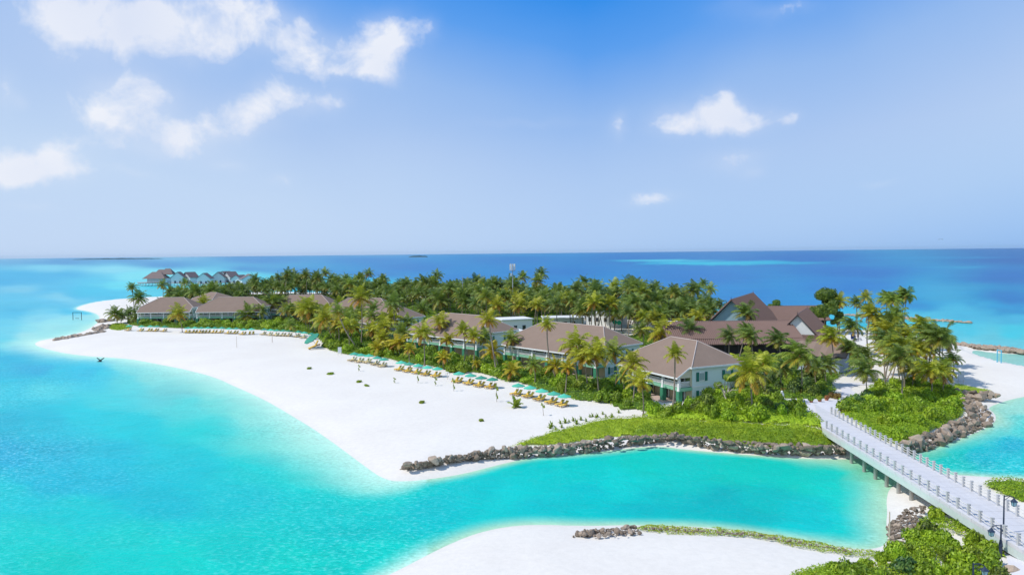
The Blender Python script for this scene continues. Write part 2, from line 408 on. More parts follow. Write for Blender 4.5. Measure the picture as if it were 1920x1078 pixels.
POOL = smooth_poly([G(x, y, WZ) for x, y in [(1826,656),(1850,662),(1900,664),(1990,670),(1990,700),(1920,690),(1880,679),(1845,668)]], 2)

def land_height(x, y):
    x = np.asarray(x, float); y = np.asarray(y, float)
    d = sdf(x, y, [P_MAIN, P_NEAR])
    wob = (fbm(x*.08, y*.08, 3)-.5)*3.0*np.clip(np.abs(d)/3, .15, 1)
    d = d+wob*np.clip((y-60)/150, .2, 1.6)
    up = 1.34*(1-np.exp(-np.maximum(d, 0)*.13))
    dn = -np.minimum(np.maximum(-d, 0)*.10, 1.6)
    pool = sdf(x, y, [POOL])
    h = WZ+np.where(d > 0, up, dn)
    h = np.where(pool > -4, np.minimum(h, WZ-.05-pool*.05), h)
    h = h+(fbm(x*.15, y*.15, 3)-.5)*.12*np.clip(d/6, 0, 1)
    # the two bridge heads are banked up
    b1 = 1.5*np.exp(-(((x-46)/20)**2+((y-128)/15)**2)**2)
    b2 = 1.35*np.exp(-(((x-49)/9)**2+((y-56)/13)**2)**2)
    h = h+(b1+b2)*np.clip(d/3.0, 0, 1)
    return h, d
def gz(x, y):
    return float(land_height(np.array([x]), np.array([y]))[0][0])
def GG(px, py):
    """ground point on the terrain seen at px, py"""
    p = G(px, py, 0)
    for _ in range(2): p = G(px, py, max(gz(p.x, p.y), WZ))
    return p

# ------------------------------------------------------------------ the sheets: sand + sea
def fan_grid(nu, nv, ymin, ymax, half=1.0):
    u = np.linspace(-half, half, nu); iv = np.linspace(1/ymin, 1/ymax, nv)
    yy = 1/iv; U, Y = np.meshgrid(u, yy); return (U*Y).ravel(), Y.ravel(), nu, nv
def grid_faces(nu, nv):
    i = np.arange(nv-1)[:, None]*nu+np.arange(nu-1)[None, :]
    i = i.ravel(); return np.stack([i, i+1, i+nu+1, i+nu], 1)
X, Y, nu, nv = fan_grid(640, 560, 36, 900, .95)
H_, D_ = land_height(X, Y)
V = np.stack([X, Y, H_], 1)
# skirt out to the far distance as one sheet: push the last row on
me = np_mesh('sand_ground', V, grid_faces(nu, nv), M_SAND, True)
tag(link('ground', me), kind='structure')

WCOL = """0 487 120 160 220;120 486 112 155 218;250 486 100 148 217;480 487 88 138 215;700 487 76 130 213;960 486 60 120 206;1200 486 48 112 200;1500 484 42 106 195;1900 486 32 92 180
0 484 160 190 228;300 481 150 182 226;700 478 110 155 218;960 475 80 140 212;1300 472 60 120 200;1900 468 45 100 182
100 494 95 145 216;300 497 90 140 214;450 506 80 135 212;560 510 70 130 212;700 515 60 128 212;850 525 50 125 212;1000 530 42 125 213;1200 540 38 128 218;1400 560 42 130 216;1600 540 36 122 214;1900 560 36 115 202;1900 585 45 128 208;1700 575 45 132 212;1500 575 45 135 218;1300 520 38 120 210;1600 510 34 112 204;1900 520 32 105 196;1050 510 42 118 208;760 500 58 122 210
80 503 150 205 235;200 507 165 215 236;330 512 155 222 236;420 520 135 217 232;500 530 110 205 230;230 535 125 215 235;280 545 110 205 232;260 520 150 220 235;360 525 140 220 233
40 515 80 180 235;130 515 75 175 235;60 545 70 180 235;150 550 85 185 238;190 525 90 190 235;0 560 120 195 235;25 543 155 202 235;100 565 100 190 240;20 590 70 180 235;60 585 90 190 235;110 560 155 205 235;145 586 60 180 235;170 588 90 200 238;170 545 85 195 235;60 525 90 180 235;120 540 110 190 238;200 548 80 190 235;0 530 75 175 235;85 600 160 212 236
60 615 170 220 233;120 606 185 225 235;150 615 205 230 235;100 622 200 228 233;20 620 140 210 235;0 608 130 205 235;60 635 210 228 232;180 600 200 226 234;20 640 110 205 232
0 655 40 185 230;40 660 25 178 230;100 680 45 190 235;150 692 60 195 235;0 700 30 190 230;100 700 50 195 230;200 705 80 203 230;130 664 150 210 225;230 690 150 215 225;300 700 165 220 225;400 735 165 222 222;250 720 120 212 225;100 730 105 208 225;0 735 85 200 225;200 750 100 210 225;350 760 112 215 222;480 780 150 222 220;560 810 170 226 218;330 737 140 205 216;60 690 20 178 230;180 697 50 190 234
0 790 15 186 220;100 790 25 192 222;250 800 50 203 220;400 800 60 208 215;500 820 95 213 212;600 852 125 217 210;160 780 60 203 224;420 760 125 218 220
0 850 0 180 226;100 850 5 186 224;200 850 5 190 220;350 870 5 196 215;500 870 15 203 210;600 880 45 207 208;650 900 80 211 210;620 905 20 204 206;690 915 110 215 210
0 930 45 200 215;100 900 0 186 220;150 950 45 202 212;300 940 0 192 215;450 930 0 198 212;600 950 5 202 207;700 930 20 204 208;200 900 0 188 220
0 1050 35 205 205;100 1060 0 205 200;250 1020 50 208 208;350 1050 45 210 206;450 1020 5 202 203;550 1050 60 210 204;650 1000 0 198 203;640 1070 0 203 200;60 1000 40 206 208;700 1040 40 208 205
800 960 0 196 208;900 920 0 199 208;1000 890 0 201 205;1100 880 0 202 203;960 935 40 207 212;1100 920 0 194 205;1140 910 75 210 212;1200 870 0 204 198;1300 880 0 202 200;1400 880 0 202 195;1350 940 0 182 194;1200 960 0 186 200;1400 970 0 182 194;1500 990 0 196 208;1550 900 20 205 200;1600 930 40 207 205;1600 1000 30 204 208;1500 900 8 204 195;1450 930 0 190 196;1000 960 0 194 206;1520 960 10 196 206
1620 875 140 200 178;1650 888 125 190 170;1700 868 90 190 165;1740 855 110 200 180;1780 870 50 200 200;1850 850 25 188 210;1900 830 25 182 215;1900 870 50 200 215;1850 815 120 210 210;1862 795 190 215 205;1910 770 200 226 216;1900 800 105 214 215;1880 760 215 220 210;1800 840 70 200 200;1600 868 160 205 180
1560 600 90 190 225;1700 600 110 190 225;1800 595 100 182 225;1900 600 100 180 225;1700 612 90 200 225;1800 620 100 200 230;1900 620 90 200 225;1850 638 130 195 215;1900 648 130 195 215;1760 628 120 195 220;1620 608 90 190 225
1880 668 195 216 220;1920 678 185 215 225;1850 662 205 218 220
940 560 70 205 220;1040 560 80 190 220;1150 572 60 190 220;1300 588 80 195 225;600 540 100 200 230;820 550 70 195 225;1400 596 80 195 225;700 545 80 195 228"""
CP = np.array([[float(t) for t in s.split()] for ln in WCOL.split('\n') for s in ln.split(';')])  # paler points along the left horizon carry air haze in the sea colour
def lin(c):
    c = c/255.0; return np.where(c <= .04045, c/12.92, ((c+.055)/1.055)**2.4)
STROKES = [(1245,488.5,105,1.8,(110,198,225),.9),(1340,493,140,4.2,(84,196,224),.95),(1440,493.5,130,2.6,(70,178,220),.7),(1340,490,90,1.5,(40,150,215),.6),(1760,483,150,1.3,(80,155,212),.6),(1790,501,70,1.8,(90,165,216),.6),(1640,497,60,1.0,(70,145,210),.4),(1400,553,60,2,(60,150,225),.3)]
def water_tone(x, y):
    px, py = project(x, y, np.full(x.shape, WZ))
    wx = (fbm(px*.012+5, py*.04, 4)-.5)*60; wy = (fbm(px*.014+50, py*.05+9, 4)-.5)*18*np.clip((py-480)/60, .05, 1.6)
    qx, qy = px+wx, py+wy
    num = np.zeros((len(x), 3)); den = np.zeros(len(x)); lc = lin(CP[:, 2:])
    for (cx, cy), c in zip(CP[:, :2], lc):
        # near the horizon a pixel of height means much more distance
        sy = 9.0 if cy < 520 else (5.0 if cy < 620 else 2.2)
        d2 = ((qx-cx)**2+((qy-cy)*sy)**2)
        w = 1/(d2+(42 if (c[2]-c[1] > .30 and cy < 620) else 15)**2)**1.9
        num += w[:, None]*c; den += w
    col = num/den[:, None]
    for (cx, cy, rx, ry, c, s) in STROKES:
        q = ((px-cx)/rx)**2+((py-cy+(px-cx)*.006+(fbm(px*.03, py*.3, 3)-.5)*ry*1.2)/ry)**2
        w = np.clip(1.35-q, 0, 1)*s; col = col*(1-w[:, None])+lin(np.array(c, float))*w[:, None]
    return col, px, py
def water_sheet():
    X, Y, nu, nv = fan_grid(560, 620, 36, 32000, .95)
    col, px, py = water_tone(X, Y)
    d = -sdf(X, Y, [P_MAIN, P_NEAR])
    wid = 4.2+17.0*np.clip((800-px)/90, 0, 1)*np.clip((py-600)/30, 0, 1)*np.clip((960-py)/60, 0, 1)
    wid = wid+5*np.clip((px-1420)/220, 0, 1)*np.clip((1720-px)/40, 0, 1)*np.clip((py-850)/20, 0, 1)
    wid = wid*(0.6+.8*fbm(X*.06, Y*.06, 3))
    cover = 1-np.exp(-(np.maximum(d-.2, 0)/wid*1.9)**1.25)
    pool = sdf(X, Y, [POOL]); cover = np.where(pool > -6, .45, cover)
    shal = np.where(px[:, None] < 800, lin(np.array([250, 246, 240], float)), lin(np.array([226, 226, 206], float))); thin = np.clip(cover*1.15, 0, 1)[:, None]
    tint = lin(np.array([150, 226, 214], float))
    base = shal*(1-thin)+(tint*.5+col*.5)*thin
    col = base*(1-cover[:, None])+col*cover[:, None]
    col = col*np.array([.62, 1.03, .86])
    col = col-np.array([.05, 0, 0])*np.clip(1-col[:, :1]*4, 0, 1); col = np.maximum(col, .002)
    deepf = np.clip((col[:, 2]-col[:, 1])*1.6, 0, 1)[:, None]
    col = col*(1-deepf)+col*np.array([.50, .80, .70])*deepf
    cover = np.ones(len(d))
    cover = np.where(pool > -6, .8, cover)
    rip = np.clip(1.25-Y/420, .25, 1)
    calm = np.exp(-(np.maximum(np.abs(px-1250)-330, 0)/130)**2-(np.maximum(np.abs(py-925)-60, 0)/45)**2); rip = rip*(1-.90*calm)
    rip = rip*np.clip(2.6*fbm(X*.035, Y*.035, 3)-.55, .12, 1.35)
    me = np_mesh('water', np.stack([X, Y, np.full(len(X), WZ)], 1), grid_faces(nu, nv), M_WATER, True)
    a = me.color_attributes.new('tone', 'FLOAT_COLOR', 'POINT')
    c4 = np.ones((len(X), 4), np.float32); c4[:, :3] = col*WATK; a.data.foreach_set('color', c4.ravel())
    a = me.attributes.new('cover', 'FLOAT', 'POINT'); a.data.foreach_set('value', cover.astype(np.float32))
    a = me.attributes.new('ripple', 'FLOAT', 'POINT'); a.data.foreach_set('value', rip.astype(np.float32))
    return tag(link('water', me), kind='structure')
WATK = .90
water_sheet()

# sheets laid on the terrain (paths, undergrowth floor)
def sheet(name, poly, off, mat, step=1.2, kind='structure'):
    P = smooth_poly(poly, 1)
    bm = bmesh.new(); vs = [bm.verts.new((p.x, p.y, 0)) for p in P]; f = bm.faces.new(vs)
    bmesh.ops.triangulate(bm, faces=[f])
    for _ in range(3):
        es = [e for e in bm.edges if e.calc_length() > step*2]
        if not es: break
        bmesh.ops.subdivide_edges(bm, edges=es, cuts=1, use_grid_fill=False); bmesh.ops.triangulate(bm, faces=bm.faces[:])
    xs = np.array([v.co.x for v in bm.verts]); ys = np.array([v.co.y for v in bm.verts])
    hs = land_height(xs, ys)[0]
    for v, h in zip(bm.verts, hs): v.co.z = h+off
    me = bpy.data.meshes.new(name); bm.to_mesh(me); bm.free(); me.materials.append(mat)
    for p in me.polygons:
        if p.normal.z < 0: p.flip()
    o = link(name, me); tag(o, kind=kind); return o
# ------------------------------------------------------------------ hotel villas
ORD = ['first', 'second', 'third', 'fourth', 'fifth', 'sixth', 'seventh', 'eighth', 'ninth', 'tenth', 'eleventh', 'twelfth', 'thirteenth', 'fourteenth', 'fifteenth', 'sixteenth', 'seventeenth', 'eighteenth', 'nineteenth', 'twentieth']
for n in range(21, 80):
    tens = ['', '', 'twent', 'thirt', 'fort', 'fift', 'sixt', 'sevent'][n//10]
    ORD.append(tens+('y-'+ORD[n % 10-1] if n % 10 else 'ieth'))

def slab(mb, top, th, mi=0):
    """closed plate: polygon 'top' with thickness th downwards"""
    n = len(top); v = [tuple(p) for p in top]+[(p[0], p[1], p[2]-th) for p in top]
    mb.poly(v, [tuple(range(n))]+[tuple(range(2*n-1, n-1, -1))]+[(i, n+i, n+(i+1) % n, (i+1) % n) for i in range(n)], mi)

def villa(origin, ang, L, Wd=12.0, P=3.0, label='', eave=7.1, ridge=11.0, bays=None, detail=True, group='two-storey beach villas in a row'):
    t = empty('beach_villa', (origin.x, origin.y, 0), ang)
    tag(t, label, 'villa', group)
    # body walls
    b = MB(); b.box((L/2, Wd/2, eave/2-.05), (L, Wd, eave-.1)); b.build('wall', M_MINT, t)
    b = MB(); b.box((L+.03, Wd/2, 3.35), (.08, Wd+.1, .16)); b.box((-.03, Wd/2, 3.35), (.08, Wd+.1, .16)); b.box((L/2, Wd+.03, 3.35), (L+.1, .08, .16))
    b.build('string_course', M_WHITE, t)
    b = MB(); b.box((L/2, -.05, 5.2), (L-.1, .08, 3.5)); b.build('upper_facade', M_OLIVE, t)
    b = MB(); b.box((L/2, -.05, 1.5), (L-.1, .08, 2.8)); b.build('lower_facade', M_BEIGE, t)
    # balcony
    b = MB(); b.box((L/2, -P/2+.1, 3.0), (L, P-.1, .62)); b.build('balcony_slab', M_GREENL, t)
    b = MB(); b.box((L/2, -P/2-.3, .12), (L+.6, P+1.4, .24)); b.build('terrace', principled('terrace_tile', (.55, .42, .36), .8, .1, 2, .2), t)
    n = bays or max(3, round(L/5.2)); xs = [0.35+i*(L-.7)/n for i in range(n+1)]
    ps = M_CAP
    slope = (ridge-eave)/(Wd/2+.5)
    zp = eave-slope*(P+.1)
    for x in xs:
        b = MB(); b.box((x, -P+.25, 1.35), (.85, .85, 2.7)); b.build('pedestal', M_GREENP, t)
        b = MB(); b.box((x, -P+.25, 2.85), (.62, .66, .35), 0, 0, .85); b.box((x, -P+.25, (3.0+zp)/2), (.5, .54, zp-2.95), 0, 0, .62); b.box((x, -P+.25, 3.95), (.46, .5, .1))
        b.build('column', M_WHITE, t)
    for i in range(n):
        a, c = xs[i]+.24, xs[i+1]-.24
        b = MB(); b.box(((a+c)/2, -P+.22, 4.38), (c-a, .09, .09)); b.box(((a+c)/2, -P+.22, 3.45), (c-a, .07, .07))
        k = int((c-a)/.24)
        for j in range(1, k): b.box((a+(c-a)*j/k, -P+.22, 3.9), (.10, .045, .86))
        b.build('railing', M_WHITE, t)
        # doors and curtains behind
        for z, hgt_ in ((1.35, 2.3), (4.75, 2.5)):
            m_ = (a+c)/2
            b = MB(); b.box((m_-.2, -.11, z), (2.5, .06, hgt_)); dr = b.build('balcony_door', M_GLASS, t)
            for cx_, cw_ in ((-1.15, .5), (.78, .45)):
                b = MB(); b.box((m_+cx_, -.16, z), (cw_, .05, hgt_-.15)); b.build('curtain', M_CURT, dr)
    for x in (0.25, L-.25):   # side railings
        b = MB(); b.box((x, -P/2, 4.38), (.09, P-.7, .09)); b.box((x, -P/2, 3.45), (.07, P-.7, .07))
        for j in range(1, 9): b.box((x, -P+.5+(P-.8)*j/9, 3.9), (.045, .12, .86))
        b.build('railing', M_WHITE, t)
    # end windows with shutters
    if detail:
        for x, s in ((L, 1), (0, -1)):
            for z, h in ((5.15, 1.6), (1.75, 1.5)):
                for y in (2.2, 8.4):
                    w = MB(); w.box((x+s*.05, y, z), (.1, 1.5, h+.1)); wo_ = w.build('window', M_WHITE, t)
                    w = MB(); w.box((x+s*.11, y, z), (.03, 1.1, h-.25)); w.build('pane', principled('pale_pane', (.32, .42, .42), .15, 0, 1, .5), wo_)
                    for q in (-1, 1):
                        w = MB(); w.box((x+s*.10, y+q*.98, z), (.1, .62, h+.1)); w.build('shutter', M_SHUT, wo_)
            # porch end: arch frame and gable infill
            w = MB()
            w.box((x-s*.2, -.12, 5.1), (.3, .3, 3.3)); w.box((x-s*.2, -P/2, zp+.02), (.22, P-.4, .28))
            xx = x-s*.2; zi = eave-slope*.1
            w.poly([(xx-.06, -P+.2, zp+.1), (xx-.06, -.1, zp+.1), (xx-.06, -.1, zi-.3), (xx+.06, -P+.2, zp+.1), (xx+.06, -.1, zp+.1), (xx+.06, -.1, zi-.3)],
                   [(0, 1, 2), (5, 4, 3), (0, 3, 4, 1), (1, 4, 5, 2), (2, 5, 3, 0)])
            w.build('porch_gable', principled('cream_panel', (.62, .58, .44), .8, .05, 1, .2), t)
            w = MB(); w.box((x-s*.16, -P/2, 2.98), (.3, P-.7, .7)); w.build('end_beam', M_GREENP, t)
    # roof
    o = .55; x0, x1, y0, y1 = -o, L+o, -o, Wd+o; hw = (y1-y0)/2; ym = (y0+y1)/2
    zb = eave; zt = zb+slope*hw; zf = zb-slope*P
    A, B, C_, D = (x0, y0, zb), (x1, y0, zb), (x1, y1, zb), (x0, y1, zb); E, F = (x0+hw, ym, zt), (x1-hw, ym, zt)
    pf0, pf1 = (x0+.45, y0-P, zf), (x1-.45, y0-P, zf)
    a2, b2 = (x0+.45, y0, zb), (x1-.45, y0, zb)
    r = MB(); th = .16
    top = [(0, 1, 5, 4), (1, 2, 5), (2, 3, 4, 5), (3, 0, 4)]
    vs = [A, B, C_, D, E, F]
    r.poly(vs, top); r.poly([(p[0], p[1], p[2]-th) for p in vs], [tuple(reversed(f)) for f in top])
    slab(r, [pf0, pf1, b2, a2], th)
    ro = r.build('roof', M_ROOF, t)
    c = MB()
    for p, q in ((E, F), (A, E), (B, F), (C_, F), (D, E)):
        c.tube([(p[0], p[1], p[2]+.03), (q[0], q[1], q[2]+.03)], .11, 5)
    c.build('ridge_cap', M_CAP, ro)
    w = MB()
    def fas(p, q, h=.30, out=.05):
        d = Vector((q[0]-p[0], q[1]-p[1], 0)).normalized(); nn = Vector((d.y, -d.x, 0))*out
        pts = [Vector(p), Vector(q)]
        v = [pts[0]+nn+Vector((0, 0, .02)), pts[1]+nn+Vector((0, 0, .02)), pts[1]+nn-Vector((0, 0, h)), pts[0]+nn-Vector((0, 0, h))]
        v += [x_-nn*1.9 for x_ in v]
        w.poly(v, [(3, 2, 1, 0), (4, 5, 6, 7), (0, 1, 5, 4), (2, 3, 7, 6), (1, 2, 6, 5), (3, 0, 4, 7)])
    fas(pf0, pf1); fas(b2, B); fas(A, a2); fas(B, C_); fas(C_, D); fas(D, A); fas(pf1, b2); fas(a2, pf0)
    w.build('fascia', M_WHITE, t)
    return t

def villa_from(Rx, Ry, ax, ay, L, **k):
    """R = front right corner of the walls, (ax, ay) = direction along the row away from it"""
    n = math.hypot(ax, ay); ax, ay = ax/n, ay/n
    return villa(Vector((Rx+ax*L, Ry+ay*L)), math.atan2(-ay, -ax), L, **k)
VILLAS = []
VILLAS.append(villa_from(33.6, 139.0, -.42, .907, 20.5, bays=4, label='nearest pale mint villa, its shuttered end wall facing the lawn by the footbridge'))
VILLAS.append(villa_from(21.0, 168.6, -.65, .76, 32.5, label='long brown-roofed villa second from the footbridge, slim dark palm standing before its porch'))
VILLAS.append(villa_from(-7.5, 202.0, -.70, .71, 31.5, label='brown-roofed villa third from the footbridge behind tall yellowing palms'))
VILLAS.append(villa_from(-38.5, 250.0, -.78, .62, 16, label='villa with a hipped wing pointing to the beach, fourth from the footbridge', detail=True))
VILLAS.append(villa_from(-47.0, 284.0, -.96, .25, 26, label='partly hidden villa roof just behind the fourth beach villa', ridge=11.6))
VILLAS.append(villa_from(-79.5, 324.5, -.98, .14, 27, label='brown-roofed villa between the fourth and the two leftmost villas of the row'))
VILLAS.append(villa_from(-105.5, 315.0, -1, 0.0, 27, label='second villa from the left end of the beach row, low greenery in front'))
VILLAS.append(villa_from(-136.0, 317.0, -1, -.03, 22, label='leftmost beach villa of the row, nearest the far sand spit'))
VILLAS.append(villa_from(-150.0, 374.0, -.8, .6, 18, label='rear villa roof peeping out between the two leftmost villas', ridge=10.0))

# ------------------------------------------------------------------ ribbed roofs of the restaurant hall
def ribbed(mb, a, b, c, d, step=1.25, dep=.34, th=.14):
    """plate between ridge a-b and eave d-c with ribs running down the slope"""
    a, b, c, d = map(Vector, (a, b, c, d)); n = max(2, int((c-d).length/step))
    nrm = (b-a).cross(d-a).normalized()
    if nrm.z < 0: nrm = -nrm
    v = []; f = []
    for i in range(2*n+1):
        t = i/(2*n); off = nrm*(dep if i % 2 else 0)
        v += [a.lerp(b, t)+off, d.lerp(c, t)+off]
    for i in range(2*n): f.append((2*i, 2*i+1, 2*i+3, 2*i+2))
    k = len(v); v += [a-nrm*th, b-nrm*th, c-nrm*th, d-nrm*th]; f.append((k, k+1, k+2, k+3))
    mb.poly(v, f)

def gable_hall(p0, p1, zr, ze, half, label, cat='restaurant hall', name='restaurant_hall', walls=M_DARK, roofm=M_TILE, gable=M_WHITE, skirt=None, over=.6, finial=False, ribs=.55, group=None, wallin=.8):
    """ridge from p0 to p1 (x, y)"""
    p0, p1 = Vector(p0), Vector(p1); d = (p1-p0); L = d.length; ang = math.atan2(d.y, d.x)
    t = empty(name, (p0.x, p0.y, 0), ang); tag(t, label, cat, group)
    b = MB(); b.box((L/2, 0, (ze-.25)/2), (L-2*wallin, 2*half-2*wallin, ze-.25)); b.build('wall', walls, t)
    r = MB()
    for s in (-1, 1):
        ribbed(r, (-over, 0, zr), (L+over, 0, zr), (L+over, s*half, ze), (-over, s*half, ze), ribs)
    ro = r.build('roof', roofm, t)
    g = MB()
    for x in (wallin, L-wallin):
        e = .12; zz = ze-.25; hh = half-.35
        g.poly([(x-e, -hh, zz), (x-e, hh, zz), (x-e, 0, zr-.3), (x+e, -hh, zz), (x+e, hh, zz), (x+e, 0, zr-.3)], [(0, 1, 2), (5, 4, 3), (0, 3, 4, 1), (1, 4, 5, 2), (2, 5, 3, 0)])
        g.build('gable', gable, t); g = MB()
    c = MB(); c.tube([(-over, 0, zr+.08), (L+over, 0, zr+.08)], .16, 6)
    for x in (-over, L+over):
        for s in (-1, 1): c.tube([(x, 0, zr), (x, s*half, ze)], .13, 5)
        if finial: c.tube([(x, 0, zr), (x*1.0+(-.3 if x < 0 else .3), 0, zr+1.0)], [.14, .04], 5)
    c.build('barge_board', M_TILED, ro)
    if skirt:
        w, drop, ex = skirt; s_ = MB(); A = [(-over, -half), (L+over, -half), (L+over, half), (-over, half)]
        B_ = [(-over-ex, -half-w), (L+over+ex, -half-w), (L+over+ex, half+w), (-over-ex, half+w)]
        for i in range(4):
            j = (i+1) % 4; ribbed(s_, A[i]+(ze-.1,), A[j]+(ze-.1,), B_[j]+(ze-drop,), B_[i]+(ze-drop,), .55)
        s_.build('skirt_roof', roofm, t)
        k = int(L/4)+1
        for i in range(k+1):
            for s in (-1, 1): ps = MB(); ps.box((i*L/k, s*(half+w-.5), (ze-drop)/2), (.25, .25, ze-drop-.1)); ps.build('post', M_DARK, t)
    return t
def depth_pt(px, py, dep):
    d = ray(px, py); t = dep/d.y; return Vector((d.x*t, dep, CAMH+d.z*t))
gable_hall((43.0, 213.0), (79.0, 213.5), 8.5, 4.6, 10.0, 'long low hall with a ribbed brown roof behind the nearest villa', skirt=(2.6, 1.2, .5), gable=M_DARK)
gable_hall((69.5, 236.0), (87.5, 271.0), 13.2, 4.0, 9.0, 'steep tall hall with ridge rising to a point over the palms', roofm=principled('hall_shingle', (.18, .12, .105), .75, .1, .4, .2), finial=True, gable=principled('pale_blue_gable', (.3, .45, .52), .8, .05, 1, .2), ribs=.5)
gable_hall((86.0, 272.0), (112.0, 271.0), 8.3, 3.8, 9.0, 'ribbed brown hall with dark end wall, nearest the sea on the right', gable=M_DARK)
gable_hall((80.5, 210.0), (91.5, 231.0), 10.6, 5.0, 5.2, 'small steep hall with a white boarded triangular gable', skirt=(3.4, 1.6, 2.2), finial=True, wallin=.35)
h = gable_hall((70.0, 181.0), (78.8, 174.0), 6.6, 3.9, 5.2, 'open reception pavilion with teal gable and plain brown roof', cat='pavilion', name='reception_pavilion', roofm=M_ROOF, gable=principled('teal_gable', (.25, .48, .46), .8, .05, 1, .2), walls=principled('pale_blue_board', (.42, .50, .58), .8, .1, 1, .2), wallin=1.0, ribs=3)

def hip_pavilion(x, y, w, d, ze, zr, label, name='pavilion', cat='pavilion', wall=M_WHITE, ang=0.0, wh=None, group=None, roofm=None):
    t = empty(name, (x, y, 0), ang); tag(t, label, cat, group)
    b = MB(); b.box((0, 0, ze/2), (w-1.2, d-1.2, ze)); b.build('wall', wall, t)
    r = MB(); hw = min(w, d)/2; k = (w-min(w, d))/2
    v = [(-w/2, -d/2, ze), (w/2, -d/2, ze), (w/2, d/2, ze), (-w/2, d/2, ze), (-k, 0, zr), (k, 0, zr)]
    if k < .1: v[4] = v[5] = (0, 0, zr); v[4] = (-.05, 0, zr); v[5] = (.05, 0, zr)
    f = [(0, 1, 5, 4), (1, 2, 5), (2, 3, 4, 5), (3, 0, 4)]
    r.poly(v, f); r.poly([(a, b_, c-.15) for a, b_, c in v], [tuple(reversed(q)) for q in f])
    ro = r.build('roof', roofm or M_ROOF, t)
    w_ = MB()
    for i in range(4):
        p, q = v[i], v[(i+1) % 4]; w_.tube([(p[0], p[1], p[2]-.14), (q[0], q[1], q[2]-.14)], .14, 4)
    w_.build('fascia', M_WHITE, t)
    for xx in np.arange(-w/2+1.6, w/2-1.2, 2.4):
        g = MB(); g.box((xx, -d/2+.56, ze*.5), (1.1, .1, ze*.45)); g.build('window', M_GLASS, t)
    return t
p = depth_pt(1285, 586, 290)
hip_pavilion(p.x, 296, 12.5, 12.5, 4.9, 8.6, 'square hip-roofed pavilion with white walls behind the terrace')
def flat_block(px, py, dep, w, d, h, label, ang=0.0, name='service_block'):
    p = depth_pt(px, py, dep); t = empty(name, (p.x, p.y, 0), ang); tag(t, label, 'white building')
    b = MB(); b.box((0, 0, h/2), (w, d, h)); b.build('wall', M_WHITE, t)
    b = MB(); b.box((0, 0, h+.15), (w+.8, d+.8, .3)); b.build('roof', M_WHITE, t)
    for xx in np.arange(-w/2+1.5, w/2-1, 3.2):
        g = MB(); g.box((xx, -d/2-.03, h*.52), (1.2, .1, 1.5)); g.build('window', M_GLASS, t)
    return t
flat_block(962, 600, 262, 11, 9, 5.6, 'white flat-roofed block with dark windows behind the third villa', .35)
flat_block(948, 615, 238, 10, 7, 3.8, 'low white block in front of the flat-roofed one behind the third villa', .35)
flat_block(1055, 588, 282, 15, 9, 4.2, 'long white flat-roofed building among the palms behind the second villa', .05)
flat_block(1262, 598, 262, 16, 8, 3.6, 'white terrace building in front of the square hip-roofed pavilion', -.05)
flat_block(1138, 590, 290, 14, 8, 5.2, 'white building with shaded side between palm trunks behind the second villa', -.5)
# small green shades
for i, (px, py) in enumerate(((1153, 601), (1161, 602))):
    p = GG(px, py+22); t = empty('round_sign', (p.x, p.y, p.z)); tag(t, ('left' if i == 0 else 'right')+' one of two small green round signs on the white court', 'sign', 'green round signs on the court')
    b = MB(); b.tube([(0, 0, 0), (0, 0, 3.4)], .06, 6); b.build('post', M_GREY, t)
    b = MB(); b.tube([(0, -.05, 3.6), (0, .05, 3.6)], .8, 12); b.build('disc', principled('sign_green', (.02, .45, .25), .6, 0, 1, .3), t)

# ------------------------------------------------------------------ villas over the water, far left
def water_villa(px, py, dep, w, l, h, ang, label, gz_=1.6):
    p = depth_pt(px, py, dep); t = empty('overwater_villa', (p.x, p.y, WZ), ang); tag(t, label, 'overwater villa', 'villas on stilts over the far lagoon')
    b = MB(); b.box((0, 0, gz_+1.1), (w+3, l+4, .4)); b.build('deck', M_DECKW, t)
    for x in np.linspace(-w/2-1, w/2+1, 3):
        for y in (-l/2-1.5, l/2+1.5):
            b = MB(); b.tube([(x, y, -1), (x, y, gz_+1)], .25, 5); b.build('stilt', M_DECKW, t)
    b = MB(); b.box((0, 0, gz_+1.3+h*.27), (w, l, h*.54)); b.build('wall', principled('pale_board', (.66, .70, .71), .7, .06, 1, .2), t)
    z0 = gz_+1.3+h*.52; z1 = gz_+1.3+h; r = MB()
    for s in (-1, 1): slab(r, [(0, -l/2-1, z1), (0, l/2+1, z1), (s*(w/2+1), l/2+1, z0-.4), (s*(w/2+1), -l/2-1, z0-.4)][::s], .25)
    r.build('roof', principled('grey_brown_roof', (.19, .15, .15), .8, .1, .3, .2), t)
    g = MB()
    for y in (-l/2, l/2):
        g.poly([(-w/2, y-.1, z0), (w/2, y-.1, z0), (0, y-.1, z1-.3), (-w/2, y+.1, z0), (w/2, y+.1, z0), (0, y+.1, z1-.3)], [(0, 1, 2), (5, 4, 3), (1, 4, 5, 2), (2, 5, 3, 0)])
        g.build('gable', MATS['pale_board'], t); g = MB()
    for q in (-.2, .2):
        g = MB(); g.box((w*q, -l/2-.08, gz_+2.6), (1.6, .2, 2.2)); g.build('window', M_GLASS, t)
    return t
